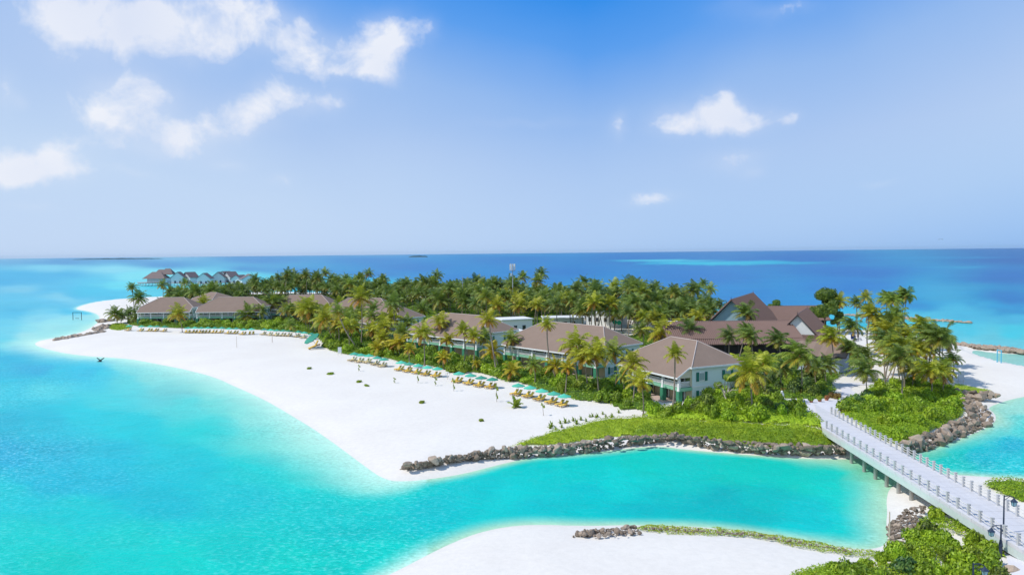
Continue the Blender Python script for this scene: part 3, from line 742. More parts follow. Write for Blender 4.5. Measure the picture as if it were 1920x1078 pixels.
WVL = [(336, 527, 760, 12, 10, 11.5, .12, 'white gabled overwater villa just right of the brown main pavilion'), (357, 527, 770, 12, 10, 11, -.5, 'overwater villa with dark angled roof, second right of the main pavilion'),
       (385, 529, 740, 12, 10, 10.5, .05, 'free-standing white gabled overwater villa, third from the main pavilion'), (411, 528, 760, 12, 10, 11, .15, 'overwater villa fourth from the main pavilion, gable facing the island'),
       (424, 529, 790, 13, 10, 11, -.4, 'overwater villa close behind the fourth one'), (433, 528, 770, 12, 10, 11, -.6, 'overwater villa with long dark roof slope, fifth from the main pavilion'),
       (450, 530, 750, 11, 14, 8, -.2, 'low overwater villa half hidden by the palm grove'), (468, 534, 720, 16, 14, 9.5, .5, 'brown overwater roof at the left edge of the palm grove'), (545, 526, 720, 30, 15, 10, .1, 'long roof beyond the palm grove, far behind the fifth villa'), (575, 524, 740, 16, 15, 10, .3, 'rightmost roof beyond the palm grove')]
for w in WVL: water_villa(*w)
p = depth_pt(297, 530, 775); t = empty('overwater_restaurant', (p.x, p.y, WZ)); tag(t, 'brown-roofed main pavilion on a round deck over the far lagoon', 'restaurant')
b = MB(); n = 28; ring = [(-4+17*math.cos(2*math.pi*i/n), 11*math.sin(2*math.pi*i/n), 3.2) for i in range(n)]; slab(b, ring, .5); b.build('deck', M_DECKW, t)
for i in range(n):
    q = ring[i]; b = MB(); b.tube([(q[0]*.96, q[1]*.96, -1), (q[0]*.96, q[1]*.96, 2.8)], .22, 5); b.build('stilt', M_WHITE, t)
b = MB()
for i in range(n):
    q, q2 = ring[i], ring[(i+1) % n]; b.box((q[0], q[1], 3.8), (.15, .15, 1.1)); b.tube([(q[0], q[1], 4.3), (q2[0], q2[1], 4.3)], .07, 4)
b.build('railing', M_WHITE, t)
b = MB(); b.box((1, 0, 5.4), (20, 11, 4.2)); b.build('wall', principled('pale_board', (.66, .70, .71)), t)
r = MB()
def hipr(r, x, y, w, d, z0, z1):
    k = (w-d)/2; v = [(x-w/2, y-d/2, z0), (x+w/2, y-d/2, z0), (x+w/2, y+d/2, z0), (x-w/2, y+d/2, z0), (x-k, y, z1), (x+k, y, z1)]
    r.poly(v, [(0, 1, 5, 4), (1, 2, 5), (2, 3, 4, 5), (3, 0, 4), (3, 2, 1, 0)])
hipr(r, -1, -1, 24, 15, 7.2, 14.2); hipr(r, 9, 3, 14, 9, 11.5, 17.5); hipr(r, 3, 5, 18, 9, 11, 16.5)
r.build('roof', principled('purple_brown_roof', (.23, .17, .155), .8, .1, .3, .2), t)

# ------------------------------------------------------------------ footbridge
BZ = 1.6
la, lb = G(1550, 803, BZ), G(1838, 978, BZ); ra, rb = G(1559, 776, BZ), G(1911, 969, BZ)
def Lp(s): return la.lerp(lb, s)
def Rp(s): return ra.lerp(rb, s)
br = empty('footbridge', (0, 0, 0)); tag(br, 'pale concrete footbridge on round piles between the two islands', 'footbridge')
dk = MB()
s0, s1 = -.02, 1.42
Lq = [Lp(s) for s in np.linspace(s0, s1, 30)]; Rq = [Rp(s) for s in np.linspace(-.18, s1*.83, 30)]
for i in range(29):
    a, b, c, d = Lq[i]-Vector((.35, 0, 0)), Lq[i+1]-Vector((.35, 0, 0)), Rq[i+1]+Vector((.3, 0, 0)), Rq[i]+Vector((.3, 0, 0))
    dk.poly([a, b, c, d, a-Vector((0, 0, .35)), b-Vector((0, 0, .35)), c-Vector((0, 0, .35)), d-Vector((0, 0, .35))], [(0, 1, 2, 3), (7, 6, 5, 4), (0, 4, 5, 1), (3, 2, 6, 7)])
dk.build('deck', M_CONC, br)
for nm, A_, B_, o_ in (('left', Lp(s0), Lp(s1), -.18), ('right', Rp(-.18), Rp(s1*.83), .15)):
    g = MB(); A2, B2 = A_+Vector((o_, 0, 0)), B_+Vector((o_, 0, 0)); w_ = .34
    g.poly([A2+Vector((-w_/2, 0, -.34)), B2+Vector((-w_/2, 0, -.34)), B2+Vector((w_/2, 0, -.34)), A2+Vector((w_/2, 0, -.34)),
            A2+Vector((-w_/2, 0, -1.08)), B2+Vector((-w_/2, 0, -1.08)), B2+Vector((w_/2, 0, -1.08)), A2+Vector((w_/2, 0, -1.08))],
           [(0, 1, 2, 3), (7, 6, 5, 4), (0, 4, 5, 1), (3, 2, 6, 7), (0, 3, 7, 4), (1, 5, 6, 2)])
    g.build('edge_beam', M_BEAM, br)
for k, (fn, n, e) in enumerate(((Lp, 27, 1.30), (Rp, 33, 1.06))):
    pts = [fn(s) for s in np.linspace(0, e, n)]
    for q in pts:
        b = MB(); b.box((q.x, q.y, BZ+.55), (.24, .24, 1.1)); b.box((q.x, q.y, BZ+1.13), (.28, .28, .06)); b.build('railing_post', M_POST, br)
    rp = MB()
    for h_ in (.35, .68, 1.0):
        for i in range(len(pts)-1):
            a, b = pts[i], pts[i+1]
            rp.tube([a+Vector((0, 0, h_)), (a+b)/2+Vector((0, 0, h_-.10)), b+Vector((0, 0, h_))], .04, 4, cap=False)
    rp.build('rope_railing', M_ROPE, br)
for i, (px, py) in enumerate(((1588, 852), (1608, 868), (1627, 884), (1650, 898), (1674, 912), (1698, 927), (1725, 943))):
    q = G(px, py, WZ)
    for dx in (0, 3.6):
        b = MB(); b.tube([(la.x-.1+.3+dx+(lb.x-la.x)*((q.y-la.y)/(lb.y-la.y)), q.y, -3.4), (la.x-.1+.3+dx+(lb.x-la.x)*((q.y-la.y)/(lb.y-la.y)), q.y, BZ-.9)], .24, 10); b.build('pile', M_PILE, br, True)
    b = MB(); b.box((la.x+2.0+(lb.x-la.x)*((q.y-la.y)/(lb.y-la.y)), q.y, BZ-.7), (4.6, .5, .5)); b.build('cross_beam', M_BEAM, br)

# paved landing and paths
def LL(pts): return [G(x, y, 0) for x, y in pts]
def path_sheet(name, pts, z, mat=M_PATH):
    return sheet(name, [GG(x, y) for x, y in pts], .06, mat, 1.0)
path_sheet('landing', [(1470, 752), (1490, 764), (1515, 768), (1535, 782), (1548, 800), (1556, 806), (1580, 804), (1600, 800), (1578, 782), (1566, 774), (1580, 762), (1600, 752), (1622, 750), (1610, 740), (1592, 730), (1606, 722), (1640, 722), (1638, 718), (1590, 717), (1572, 722), (1580, 736), (1572, 752), (1520, 752)], .95)
path_sheet('end_path', [(1838, 975), (1862, 1000), (1878, 1025), (1892, 1060), (1900, 1110), (2000, 1180), (2120, 1120), (2050, 1040), (1930, 975)], .9)

# ------------------------------------------------------------------ lamps
def lamp(base, top, s, label, hx=1.0, ang=0.0):
    t = empty('street_lamp', (base.x, base.y, base.z), ang); tag(t, label, 'street lamp', 'iron lamps at the footbridge end')
    H = top; b = MB(); b.tube([(0, 0, 0), (0, 0, .9), (0, 0, .95), (0, 0, 1.5), (0, 0, 1.55), (0, 0, H)], [.17, .15, .19, .11, .08, .06], 8); b.build('pole', M_LAMP, t)
    b = MB(); b.tube([(0, 0, H-.12), (hx*.5, 0, H-.05), (hx*.95, 0, H-.2), (hx, 0, H-.35)], .04, 6); b.tube([(0, 0, H-.5), (hx*.55, 0, H-.12)], .03, 5); b.build('arm', M_LAMP, t)
    b = MB(); b.tube([(hx, 0, H-.3), (hx, 0, H-.5), (hx, 0, H-.62)], [.05, .2, .34], 8); hd = b.build('hood', M_LAMP, t)
    b = MB(); b.tube([(hx, 0, H-.62), (hx, 0, H-1.05)], [.26, .17], 8); b.build('glass', M_LGLASS, hd)
    b = MB()
    for j in range(4):
        a = math.pi/4+j*math.pi/2; b.tube([(hx+.27*math.cos(a), .27*math.sin(a), H-.62), (hx+.18*math.cos(a), .18*math.sin(a), H-1.06)], .02, 4)
    b.tube([(hx, 0, H-1.04), (hx, 0, H-1.12)], [.19, .06], 8); b.build('cage', M_LAMP, hd)
q = G(1881, 1020, .5); lamp(q, hgt(1884, 928, q)[0]-q.z, 1, 'tall dark iron lamp standing beside the footbridge end, lantern to the right', .95)
q = G(1876, 1042, .2); lamp(q, hgt(1874, 983, q)[0]-q.z, 1, 'dark iron lamp in the bushes with its lantern hanging to the left', -.9)
q = G(1824, 1112, .2); lamp(q, hgt(1823, 1055, q)[0]-q.z, 1, 'lowest dark iron lamp, cut off by the bottom edge, lantern to the right', .95)

# pale round boulder by the path, dead trunk in the lagoon corner
# ------------------------------------------------------------------ palms
def frond(mb, az, el0, Lf, droop, age, wind, rs, nl=22, lw=.15):
    """one feather frond; wind = vector bending it"""
    p = Vector((0, 0, 0)); d = Vector((math.cos(az)*math.cos(el0), math.sin(az)*math.cos(el0), math.sin(el0)))
    N = 9; pts = [p.copy()]; dirs = []
    for i in range(N):
        k = (i+1)/N
        d = (d+Vector((0, 0, -droop*.30*k))+wind*(.30*k)).normalized(); dirs.append(d.copy()); p = p+d*(Lf/N); pts.append(p.copy())
    w = .045
    for i in range(N):
        d = dirs[i]; s = d.cross(Vector((0, 0, 1)))
        s = s.normalized() if s.length > .05 else Vector((1, 0, 0))
        w2 = w*(1-i/N)+.012; mb.face([pts[i]-s*w2, pts[i]+s*w2, pts[i+1]+s*w2*.8, pts[i+1]-s*w2*.8], 0, min(1, age+.25))
    for j in range(nl):
        t = .12+.88*j/(nl-1); x = t*N; i = min(int(x), N-1); q = pts[i].lerp(pts[i+1], x-i); d = dirs[i]
        s = d.cross(Vector((0, 0, 1))); s = s.normalized() if s.length > .05 else Vector((1, 0, 0))
        up = s.cross(d).normalized()
        ll = Lf*.30*(math.sin(math.pi*min(1, .16+.80*t))**.7)*rs.uniform(.85, 1.15)+.05
        for sg in (-1, 1):
            ld = (s*sg*.80+d*(.45+.35*t)+Vector((0, 0, -.28-.35*rs.random()))+up*.12+wind*.35).normalized()
            sd2 = Vector((0, 0, -.30)); m1 = q+ld*ll*.55; e = m1+(ld+sd2).normalized()*ll*.45
            wv = d*(lw*.5)
            mb.face([q-wv*.6, q+wv*.6, m1+wv, m1-wv], 0, min(1, age+rs.uniform(-.05, .08)))
            mb.face([m1-wv, m1+wv, e+wv*.2, e-wv*.2], 0, min(1, age+rs.uniform(0, .15)))
def crown_mesh(name, seed, nf=22, Lf=3.4, wind=(0, 0, 0), young=False, agek=1.0):
    rs = random.Random(seed); mb = MB(); wind = Vector(wind); g = 2.39996
    for i in range(nf):
        k = i/(nf-1)         # 0 newest, 1 oldest
        el = R(82-(105 if not young else 60)*k**.85+rs.uniform(-8, 8)); az = i*g+rs.uniform(-.25, .25)
        L = Lf*(.68+.34*math.sin(math.pi*min(1, .25+.7*k)))*rs.uniform(.9, 1.08)
        a = max(0, min(1, (k-.45)*1.5+rs.uniform(-.15, .15)))*agek
        frond(mb, az, el, L, rs.uniform(.75, 1.15)*(1.0 if not young else .8), a, wind, rs)
    mb.poly([(.16*math.cos(j*math.pi/3), .16*math.sin(j*math.pi/3), -.35) for j in range(6)]+[(.2*math.cos(j*math.pi/3), .2*math.sin(j*math.pi/3), .05) for j in range(6)]+[(0, 0, .4)],
            [(j, (j+1) % 6, 6+(j+1) % 6, 6+j) for j in range(6)]+[(6+j, 6+(j+1) % 6, 12) for j in range(6)])
    mb.age[-12:] = [.9]*12
    if not young:
        for j in range(7):
            a = j*.95; c = Vector((.28*math.cos(a), .28*math.sin(a), -.22-.12*(j % 2))); r_n = .13
            V_ = [c+Vector((0, 0, r_n)), c+Vector((r_n, 0, 0)), c+Vector((0, r_n, 0)), c+Vector((-r_n, 0, 0)), c+Vector((0, -r_n, 0)), c-Vector((0, 0, r_n))]
            mb.poly(V_, [(0, 1, 2), (0, 2, 3), (0, 3, 4), (0, 4, 1), (5, 2, 1), (5, 3, 2), (5, 4, 3), (5, 1, 4)]); mb.age[-8:] = [.75]*8
    return mb.mesh(name, M_FROND)
CR = {'n': [crown_mesh('palm_crown', s, 21+s % 4, 3.7) for s in range(6)],
      'w': [crown_mesh('windblown_crown', 20+s, 25, 3.6, (-.55-.1*s, -.12+.1*s, .05)) for s in range(4)],
      'o': [crown_mesh('small_crown', 40+s, 16, 2.9, agek=1.15) for s in range(3)],
      'y': [crown_mesh('young_crown', 50+s, 9, 2.0, young=True, agek=.4) for s in range(2)]}
def trunk_mesh(name, bx, by, seed):
    rs = random.Random(seed); mb = MB(); pts = []; rad = []; n = 9
    for i in range(n+1):
        t = i/n; pts.append((bx*math.sin(math.pi*t)*.10, by*math.sin(math.pi*t)*.10, t)); rad.append(.17*(1-.42*t)+(.10 if i == 0 else 0)+rs.uniform(-.006, .006))
    # radius is in metres, height normalised: objects are scaled in z only
    k = len(pts)
    mb.tube(pts, rad, 7); return mb.mesh(name, M_TRUNK, True)
# the ring frame of a tube follows its path; for unit-height trunks use horizontal rings instead
def trunk_mesh(name, bx, by, seed):
    rs = random.Random(seed); n = 10; m_ = 8; V = []; F = []
    for i in range(n+1):
        t = i/n; r = .17*(1-.42*t)+(.13 if i == 0 else 0)+rs.uniform(-.008, .008)
        for j in range(m_):
            a = 2*math.pi*j/m_; V.append((bx*math.sin(math.pi*t)+r*math.cos(a), by*math.sin(math.pi*t)+r*math.sin(a), t))
    for i in range(n):
        for j in range(m_): F.append((i*m_+j, i*m_+(j+1) % m_, (i+1)*m_+(j+1) % m_, (i+1)*m_+j))
    me = bpy.data.meshes.new(name); me.from_pydata(V, [], F); me.materials.append(M_TRUNK)
    me.polygons.foreach_set('use_smooth', [True]*len(F)); return me
TR = [trunk_mesh('palm_trunk', bx, by, i) for i, (bx, by) in enumerate(((0, 0), (.35, .1), (-.35, .1), (.6, -.2), (-.6, .2), (.15, .3)))]
GREENS = {'g': (.088, .140, .030), 'd': (.062, .110, .034), 'y': (.25, .26, .018), 'l': (.135, .19, .030), 'o': (.30, .25, .016)}
YEL = {'g': .50, 'd': .30, 'y': 1.0, 'l': .70, 'o': 1.2}
PALMS = []
def palm(base, topx, topz, scale, kind, wind, label=None, group=None, rs=random):
    t = empty('palm_tree', (base.x, base.y, base.z)); tag(t, label, 'palm tree', group)
    v = Vector((topx-base.x, rs.uniform(-.6, .6), topz-base.z)); h = v.length
    tr = link('trunk', rs.choice(TR), t); tr.rotation_mode = 'QUATERNION'; tr.rotation_quaternion = Vector((0, 0, 1)).rotation_difference(v.normalized())
    k = max(.8, min(1.25, h/9)); tr.scale = (k, k, h)
    cm = rs.choice(CR['w' if wind else ('o' if kind == 'o' else 'n')])
    c = link('crown', cm, t); c.location = v*.995; s = scale
    c.scale = (s, s, s*rs.uniform(.92, 1.1)); c.rotation_euler = (rs.uniform(-.12, .12), rs.uniform(-.12, .12), rs.uniform(-.35, .35) if wind else rs.uniform(0, 6.28))
    g = GREENS[kind]; j = rs.uniform(.85, 1.18); c.color = (g[0]*j*rs.uniform(.9, 1.12), g[1]*j, g[2]*j, YEL[kind])
    return t
LIST = """1262 765 1266 664 15 y;1411 782 1408 700 34 y;1433 755 1429 682 22 y;1206 779 1201 716 20 y;1186 759 1187 683 20 y;1123 740 1116 664 23 y;1102 737 1095 670 21 y;1085 727 1080 650 24 y;1153 727 1151 663 20 l;1043 709 1026 609 12 y;961 686 959 636 14 l;963 713 961 695 19 o;1042 712 1040 686 20 o;932 706 916 600 16 y;935 704 923 658 20 o;886 693 888 631 14 y;869 686 868 620 13 y;842 690 840 637 17 o;796 686 793 625 17 y;826 662 826 604 15 y;908 680 907 633 14 g;833 692 832 671 14 o;893 697 893 685 9 o;738 650 738 570 16 g;677 651 677 558 19 y;698 640 697 594 12 l;733 641 733 598 18 y;753 670 749 642 20 o;675 659 633 584 12 l;711 668 708 652 15 o;733 668 733 650 16 o;635 648 632 603 14 o;627 643 612 597 18 y;592 625 578 580 18 y;583 623 581 592 13 g;521 601 512 567 16 l;532 600 532 570 12 l;556 631 547 610 10 g;342 623 335 589 14 y;305 605 306 577 14 g;383 598 381 569 12 y;410 604 410 587 13 g;467 608 464 592 16 l;489 607 489 585 12 l;220 608 216 589 13 g;227 606 226 593 10 g;243 604 241 590 12 d;252 600 247 539 8 g;261 600 261 560 13 g;258 607 258 592 14 d;275 607 275 594 12 d;368 577 366 548 14 g;397 578 399 546 13 g;303 572 304 535 8 g;347 560 347 530 7 g;827 592 825 565 16 g;793 602 791 580 14 g;941 617 941 586 16 g;928 592 927 533 11 g;1176 577 1176 535 14 g;1229 587 1228 541 12 g;1262 592 1262 558 16 l;1282 587 1290 558 10 g;1306 587 1307 541 12 l;1317 582 1319 532 10 g;1334 587 1332 543 11 y;1205 652 1203 618 14 g;1243 662 1241 624 22 y;1293 662 1292 620 20 d;1320 622 1320 586 14 gw;1350 622 1349 570 11 dw;1368 627 1366 585 15 gw;1401 642 1399 586 20 gw;1366 692 1367 630 18 dw;1406 702 1406 630 20 gw;1458 710 1457 637 22 dw;1502 742 1500 668 31 lw;1567 706 1560 632 21 yw;1574 626 1574 565 15 y;1608 632 1606 568 13 gw;1625 606 1622 558 13 y;1663 614 1663 561 16 lw;1671 620 1672 562 15 lw;1680 616 1680 564 14 yw;1690 616 1696 556 17 lw;1694 617 1701 552 14 gw;1655 652 1655 610 20 yw;1648 660 1650 624 18 yw;1702 682 1702 632 22 yw;1745 657 1743 623 18 gw;1768 702 1768 643 17 dw;1747 700 1747 658 18 gw;1661 684 1658 648 22 yw;1690 755 1690 672 27 gw;1627 752 1625 695 27 gw;1743 750 1742 695 24 yw;1763 743 1762 698 23 yw;1774 736 1774 692 20 lw;1711 733 1711 693 20 yw;1624 715 1624 672 24 gw;1552 722 1550 684 18 g;1470 735 1466 690 17 d;1535 728 1533 690 16 g;1592 700 1592 652 16 gw;1720 690 1722 650 17 gw;1785 712 1786 672 15 lw;1060 738 1064 690 15 o;1002 722 1000 684 12 l;770 690 768 655 13 o;655 655 652 612 13 y;718 640 716 600 13 l;650 640 648 598 12 l;765 640 765 606 13 l;700 620 700 580 12 g;600 622 598 588 13 g;545 610 545 580 11 g;495 602 495 572 11 l;440 598 440 575 11 g;330 612 328 592 10 g;290 606 290 588 10 g;1225 740 1222 700 14 o;1170 745 1168 705 13 l;1350 738 1352 705 16 d;1385 745 1388 710 18 l"""
def zone(bx, by):
    if bx > 1600: return 'on the headland right of the footbridge' if by > 675 else 'by the right-hand beach'
    if bx > 1395: return 'around the footbridge landing' if by > 685 else 'beside the ribbed-roof halls'
    if bx > 1290 and by > 650: return 'beside the end wall of the nearest villa'
    if bx > 1140 and by > 700: return 'before the nearest villa'
    if bx > 1140: return 'behind the nearest villa'
    if bx > 955 and by > 660: return 'in front of the second villa'
    if bx > 765 and by > 650: return 'in front of the third villa'
    if bx > 765: return 'behind the third and second villas'
    if bx > 570 and by > 585: return 'in the garden by the third villa'
    if bx > 290 and by > 585: return 'before the far villas'
    if bx > 290: return 'behind the leftmost villas'
    return 'on the left point by the far spit'
rs = random.Random(5); ent = []
for s in LIST.split(';'):
    a = s.split(); v = [float(q) for q in a[:5]]; ent.append((v, a[5]))
zc = {}
for v, k in sorted(ent, key=lambda e: e[0][2]): zc.setdefault(zone(v[0], v[1]), []).append(v[2])
ZW = 0
KW = {'y': 'yellow-green', 'o': 'small orange-yellow', 'g': 'green', 'd': 'dark green', 'l': 'light green'}
for v, k in ent:
    bx, by, cx, cy, r = v; b = GG(bx, by)
    z, x = hgt(cx, cy, b); hh = z-b.z
    sc = r/FPX*b.y/(2.1 if bx < 1280 else 2.4); zn = zone(bx, by); lst = zc[zn]; n = lst.index(cx); N = len(lst)
    od = ('leftmost' if n == 0 else 'rightmost' if n == N-1 else ORD[n]+' from the left') if N > 1 else 'only one'
    lean = 'leaning ' if abs(x-b.x) > 1.6 else ''; size = 'tall ' if hh > 11 else ('short ' if hh < 5 else '')
    if k[0] == 'o': size = ''
    lab = f"{size}{lean}{KW[k[0]]} palm {zn}, {od}"
    palm(b, x, max(z, b.z+2), max(.55, sc), k[0], 'w' in k, lab, 'coconut palms around the villas and the landing', rs)
    PALMS.append((b.x, b.y))
# the dense grove behind the villas
GROVE = [G(x, y, 0) for x, y in [(300, 570), (345, 560), (440, 556), (560, 553), (700, 557), (850, 563), (980, 570), (1110, 579), (1200, 588), (1330, 600), (1350, 622), (1240, 640), (1120, 622), (1010, 606), (925, 612), (880, 600), (820, 592), (775, 592), (700, 575), (620, 572), (560, 566), (480, 566), (420, 574), (340, 578)]]
gx = np.array([p.x for p in GROVE]); gy = np.array([p.y for p in GROVE])
cand = 0; cnt = 0; placed = []
blocks = [(o.location.x, o.location.y) for o in COL.objects if o.name.startswith('service_block')]

VB = []
for o in COL.objects:
    if o.parent is None and o.name.split('.')[0] in ('beach_villa', 'restaurant_hall', 'reception_pavilion', 'pavilion', 'service_block'):
        pts = [v.co for ch in o.children if ch.name.split('.')[0] in ('wall', 'skirt_roof', 'roof', 'balcony_slab') for v in ch.data.vertices]
        x0, x1 = min(p.x for p in pts)-1.2, max(p.x for p in pts)+1.2; y0, y1 = min(p.y for p in pts)-1.2, max(p.y for p in pts)+1.2
        mw = Matrix.Translation(o.location) @ Matrix.Rotation(o.rotation_euler.z, 4, 'Z'); VB.append([mw @ Vector((x, y, 0)) for x, y in ((x0, y0), (x1, y0), (x1, y1), (x0, y1))])

def garden(pts, n, hr, kinds, wind, label, group, sep=3.2):
    poly = [G(x, y, 0) for x, y in pts]; xs = [p.x for p in poly]; ys = [p.y for p in poly]; c = 0; t = 0
    while c < n and t < 4000:
        t += 1; x, y = rs.uniform(min(xs), max(xs)), rs.uniform(min(ys), max(ys)); A_ = np.array([x]); B_ = np.array([y])
        if sdf(A_, B_, [poly])[0] < 0 or sdf(A_, B_, VB)[0] > -.3 or any((x-a)**2+(y-b)**2 < sep**2 for a, b in PALMS): continue
        PALMS.append((x, y)); h = rs.uniform(*hr); palm(Vector((x, y, gz(x, y))), x+rs.gauss(0, .9), h, rs.uniform(.95, 1.35), rs.choice(kinds), wind, label, group, rs); c += 1
    return c
ng = garden([(470,606),(560,612),(600,636),(700,658),(790,678),(760,655),(735,630),(690,615),(640,602),(500,600)], 30, (4, 7.5), 'yyylo', False, 'yellow-green palm in the crowded garden left of the third villa', 'garden palms left of the third villa')
ng += garden([(1190,640),(1250,625),(1330,640),(1390,668),(1380,690),(1340,672),(1300,650)], 7, (5.5, 8), 'ggdly', True, 'green palm between the nearest villa and the ribbed halls', 'palms by the halls')
ng += garden([(1650,700),(1740,690),(1780,705),(1775,735),(1700,745)], 4, (5.5, 8), 'glyy', True, 'windblown palm in the cluster on the headland', 'windblown headland cluster')
ng += garden([(1600,705),(1650,680),(1740,680),(1785,705),(1775,735),(1700,742),(1630,725)], 9, (6.5, 10), 'glyyd', True, 'windblown palm in the cluster on the headland', 'windblown headland cluster', 2.6)
ng += garden([(1600,655),(1660,650),(1730,660),(1730,680),(1640,680),(1600,690)], 8, (7, 11), 'glyd', True, 'tall windblown palm between the reception pavilion and the right-hand beach', 'palms behind the headland')
ng += garden([(890,622),(960,632),(1040,632),(1100,640),(1180,650),(1180,632),(1080,612),(960,604),(900,606)], 26, (8.5, 12.5), 'gdlyy', False, 'tall palm just behind the second and third villas', 'palms behind the second and third villas', 3.4)
LIM = 300-len(ent)-ng-2
while cnt < LIM and cand < 60000:
    cand += 1; x = rs.uniform(gx.min(), gx.max()); y = rs.uniform(gy.min(), gy.max())
    if sdf(np.array([x]), np.array([y]), [GROVE])[0] < 2: continue
    if any((x-a)**2+(y-b)**2 < 5.2**2 for a, b in placed): continue
    if any((x-a)**2+((y-b))**2 < 7.5**2 for a, b in blocks): continue
    if any((x-a)**2+(y-b)**2 < 3.0**2 for a, b in PALMS): continue
    px, py = project(np.array([x]), np.array([y]), np.array([0.0])); px = px[0]
    if 1250 < px < 1318 and y < 300: continue
    placed.append((x, y)); h = rs.uniform(9.5, 14.0)+(2.8 if rs.random() < .22 else 0)
    if px < 465: h = rs.uniform(5.5, 8.5)
    if 1245 < px < 1325 and y < 300: h = rs.uniform(4.5, 6.0)
    k = rs.choices('gdly', (5, 3, 2, .6))[0]
    palm(Vector((x, y, 0)), x+rs.gauss(0, .9), h, rs.uniform(1.25, 1.6), k, px > 1150 and rs.random() < .5, 'green coconut palm of the dense grove filling the ground behind the beach villas', 'coconut palms of the dense grove', rs)
    cnt += 1
print('grove palms', cnt)

# the rest of the grove, past what is built one by one, as one mass
def merge_palms(name, spots, label):
    V = []; F = []; A = []; MI = []; k = 0; cache = {}
    def dat(me):
        if me.name not in cache:
            v = np.empty(len(me.vertices)*3, np.float32); me.vertices.foreach_get('co', v); v = v.reshape(-1, 3)
            fs = [tuple(p.vertices) for p in me.polygons]; fs = np.array([f if len(f) == 4 else (f[0], f[1], f[2], f[2]) for f in fs if len(f) in (3, 4)])
            ok = fs[:, 2] != fs[:, 3]; fs = fs[ok]
            if 'age' in me.attributes:
                a = np.empty(len(me.polygons), np.float32); me.attributes['age'].data.foreach_get('value', a); a = a[[i for i, p in enumerate(me.polygons) if len(p.vertices) == 4]]
            else: a = np.zeros(len(fs), np.float32)
            cache[me.name] = (v, fs, a)
        return cache[me.name]
    for x, y, h, s in spots:
        tm = rs.choice(TR); cm = rs.choice(CR['n']); lx = rs.gauss(0, .8)
        v, f, a = dat(tm); w = v*np.array([1, 1, h]); w[:, 0] += lx*v[:, 2]; V.append(w+np.array([x, y, 0])); F.append(f+k); A.append(a); MI.append(np.ones(len(f), np.int32)); k += len(v)
        v, f, a = dat(cm); t = rs.uniform(0, 6.28); c_, s_ = math.cos(t), math.sin(t); w = v@np.array([[c_, s_, 0], [-s_, c_, 0], [0, 0, 1]])*s
        V.append(w+np.array([x+lx, y, h])); F.append(f+k); A.append(a); MI.append(np.zeros(len(f), np.int32)); k += len(v)
    me = np_mesh(name, np.concatenate(V), np.concatenate(F), [M_FROND, M_TRUNK]); me.polygons.foreach_set('material_index', np.concatenate(MI))
    at = me.attributes.new('age', 'FLOAT', 'FACE'); at.data.foreach_set('value', np.concatenate(A)); o = link(name, me); o.color = (.085, .135, .030, .45)
    return tag(o, label, 'palm grove', kind='stuff')
bed = []; tries = 0; hs_ = [(o.location.x, o.location.y) for o in COL.objects if o.name.startswith('pavilion')]
X_ = np.random.uniform(gx.min(), gx.max(), 9000); Y_ = np.random.uniform(gy.min(), gy.max(), 9000)
ok = (sdf(X_, Y_, [GROVE]) > 1.5) & (sdf(X_, Y_, VB) < 0); px_, _ = project(X_, Y_, X_*0)
for x, y, px in zip(X_[ok], Y_[ok], px_[ok]):
    if 1090 < px < 1180 and y < 330 and rs.random() < .5: continue
    if all((x-a)**2+(y-b)**2 > 3.6**2 for a, b, _h, _s in bed) and all((x-a)**2+(y-b)**2 > 3.3**2 for a, b in placed+PALMS):
        bed.append((x, y, rs.uniform(5.0, 10.5) if px > 465 else rs.uniform(3.5, 6.5), rs.uniform(1.15, 1.5)))
    if len(bed) >= 420: break
print('grove mass', len(bed))
merge_palms('palm_grove', bed, 'lower palms and young palms filling the dense grove behind the villas')
# ------------------------------------------------------------------ vegetation beds
def footprints():
    P = []
    for o in COL.objects:
        if o.parent is None and o.type == 'EMPTY' and o.name.split('.')[0] in ('beach_villa', 'restaurant_hall', 'reception_pavilion', 'pavilion', 'service_block'):
            pts = []
            for ch in o.children:
                if ch.name.split('.')[0] in ('wall', 'balcony_slab', 'skirt_roof'): pts += [v.co for v in ch.data.vertices]
            x0, x1 = min(p.x for p in pts), max(p.x for p in pts); y0, y1 = min(p.y for p in pts), max(p.y for p in pts)
            mw = Matrix.Translation(o.location) @ Matrix.Rotation(o.rotation_euler.z, 4, 'Z')
            m_ = .3
            P.append([mw @ Vector((x, y, 0)) for x, y in ((x0-m_, y0-m_), (x1+m_, y0-m_), (x1+m_, y1+m_), (x0-m_, y1+m_))])
    return P
FOOT = footprints()
PATHS = [[GG(x, y) for x, y in q] for q in ([(1470, 752), (1490, 764), (1515, 768), (1535, 782), (1548, 800), (1556, 806), (1590, 812), (1640, 835), (1620, 808), (1566, 774), (1580, 762), (1600, 752), (1622, 750), (1610, 740), (1592, 730), (1606, 722), (1640, 722), (1638, 718), (1590, 717), (1572, 722), (1580, 736), (1572, 752), (1520, 752)], [(1545, 800), (1566, 774), (1930, 970), (1870, 1000)], [(1838, 975), (1862, 1000), (1878, 1025), (1892, 1060), (1900, 1110), (2000, 1180), (2120, 1120), (2050, 1040), (1930, 975)])]
COURT = [[G(x, y, 0) for x, y in q] for q in ([(1030, 596), (1075, 590), (1180, 600), (1240, 612), (1180, 632), (1080, 608)], [(1590, 700), (1660, 690), (1740, 668), (1830, 690), (1790, 702), (1700, 708)], [(1600, 640), (1780, 650), (1790, 668), (1640, 668)])]
BLOCK = FOOT+PATHS+COURT+[[G(x, y, 0) for x, y in [(1225, 748), (1262, 748), (1292, 766), (1262, 776), (1225, 762)]]]

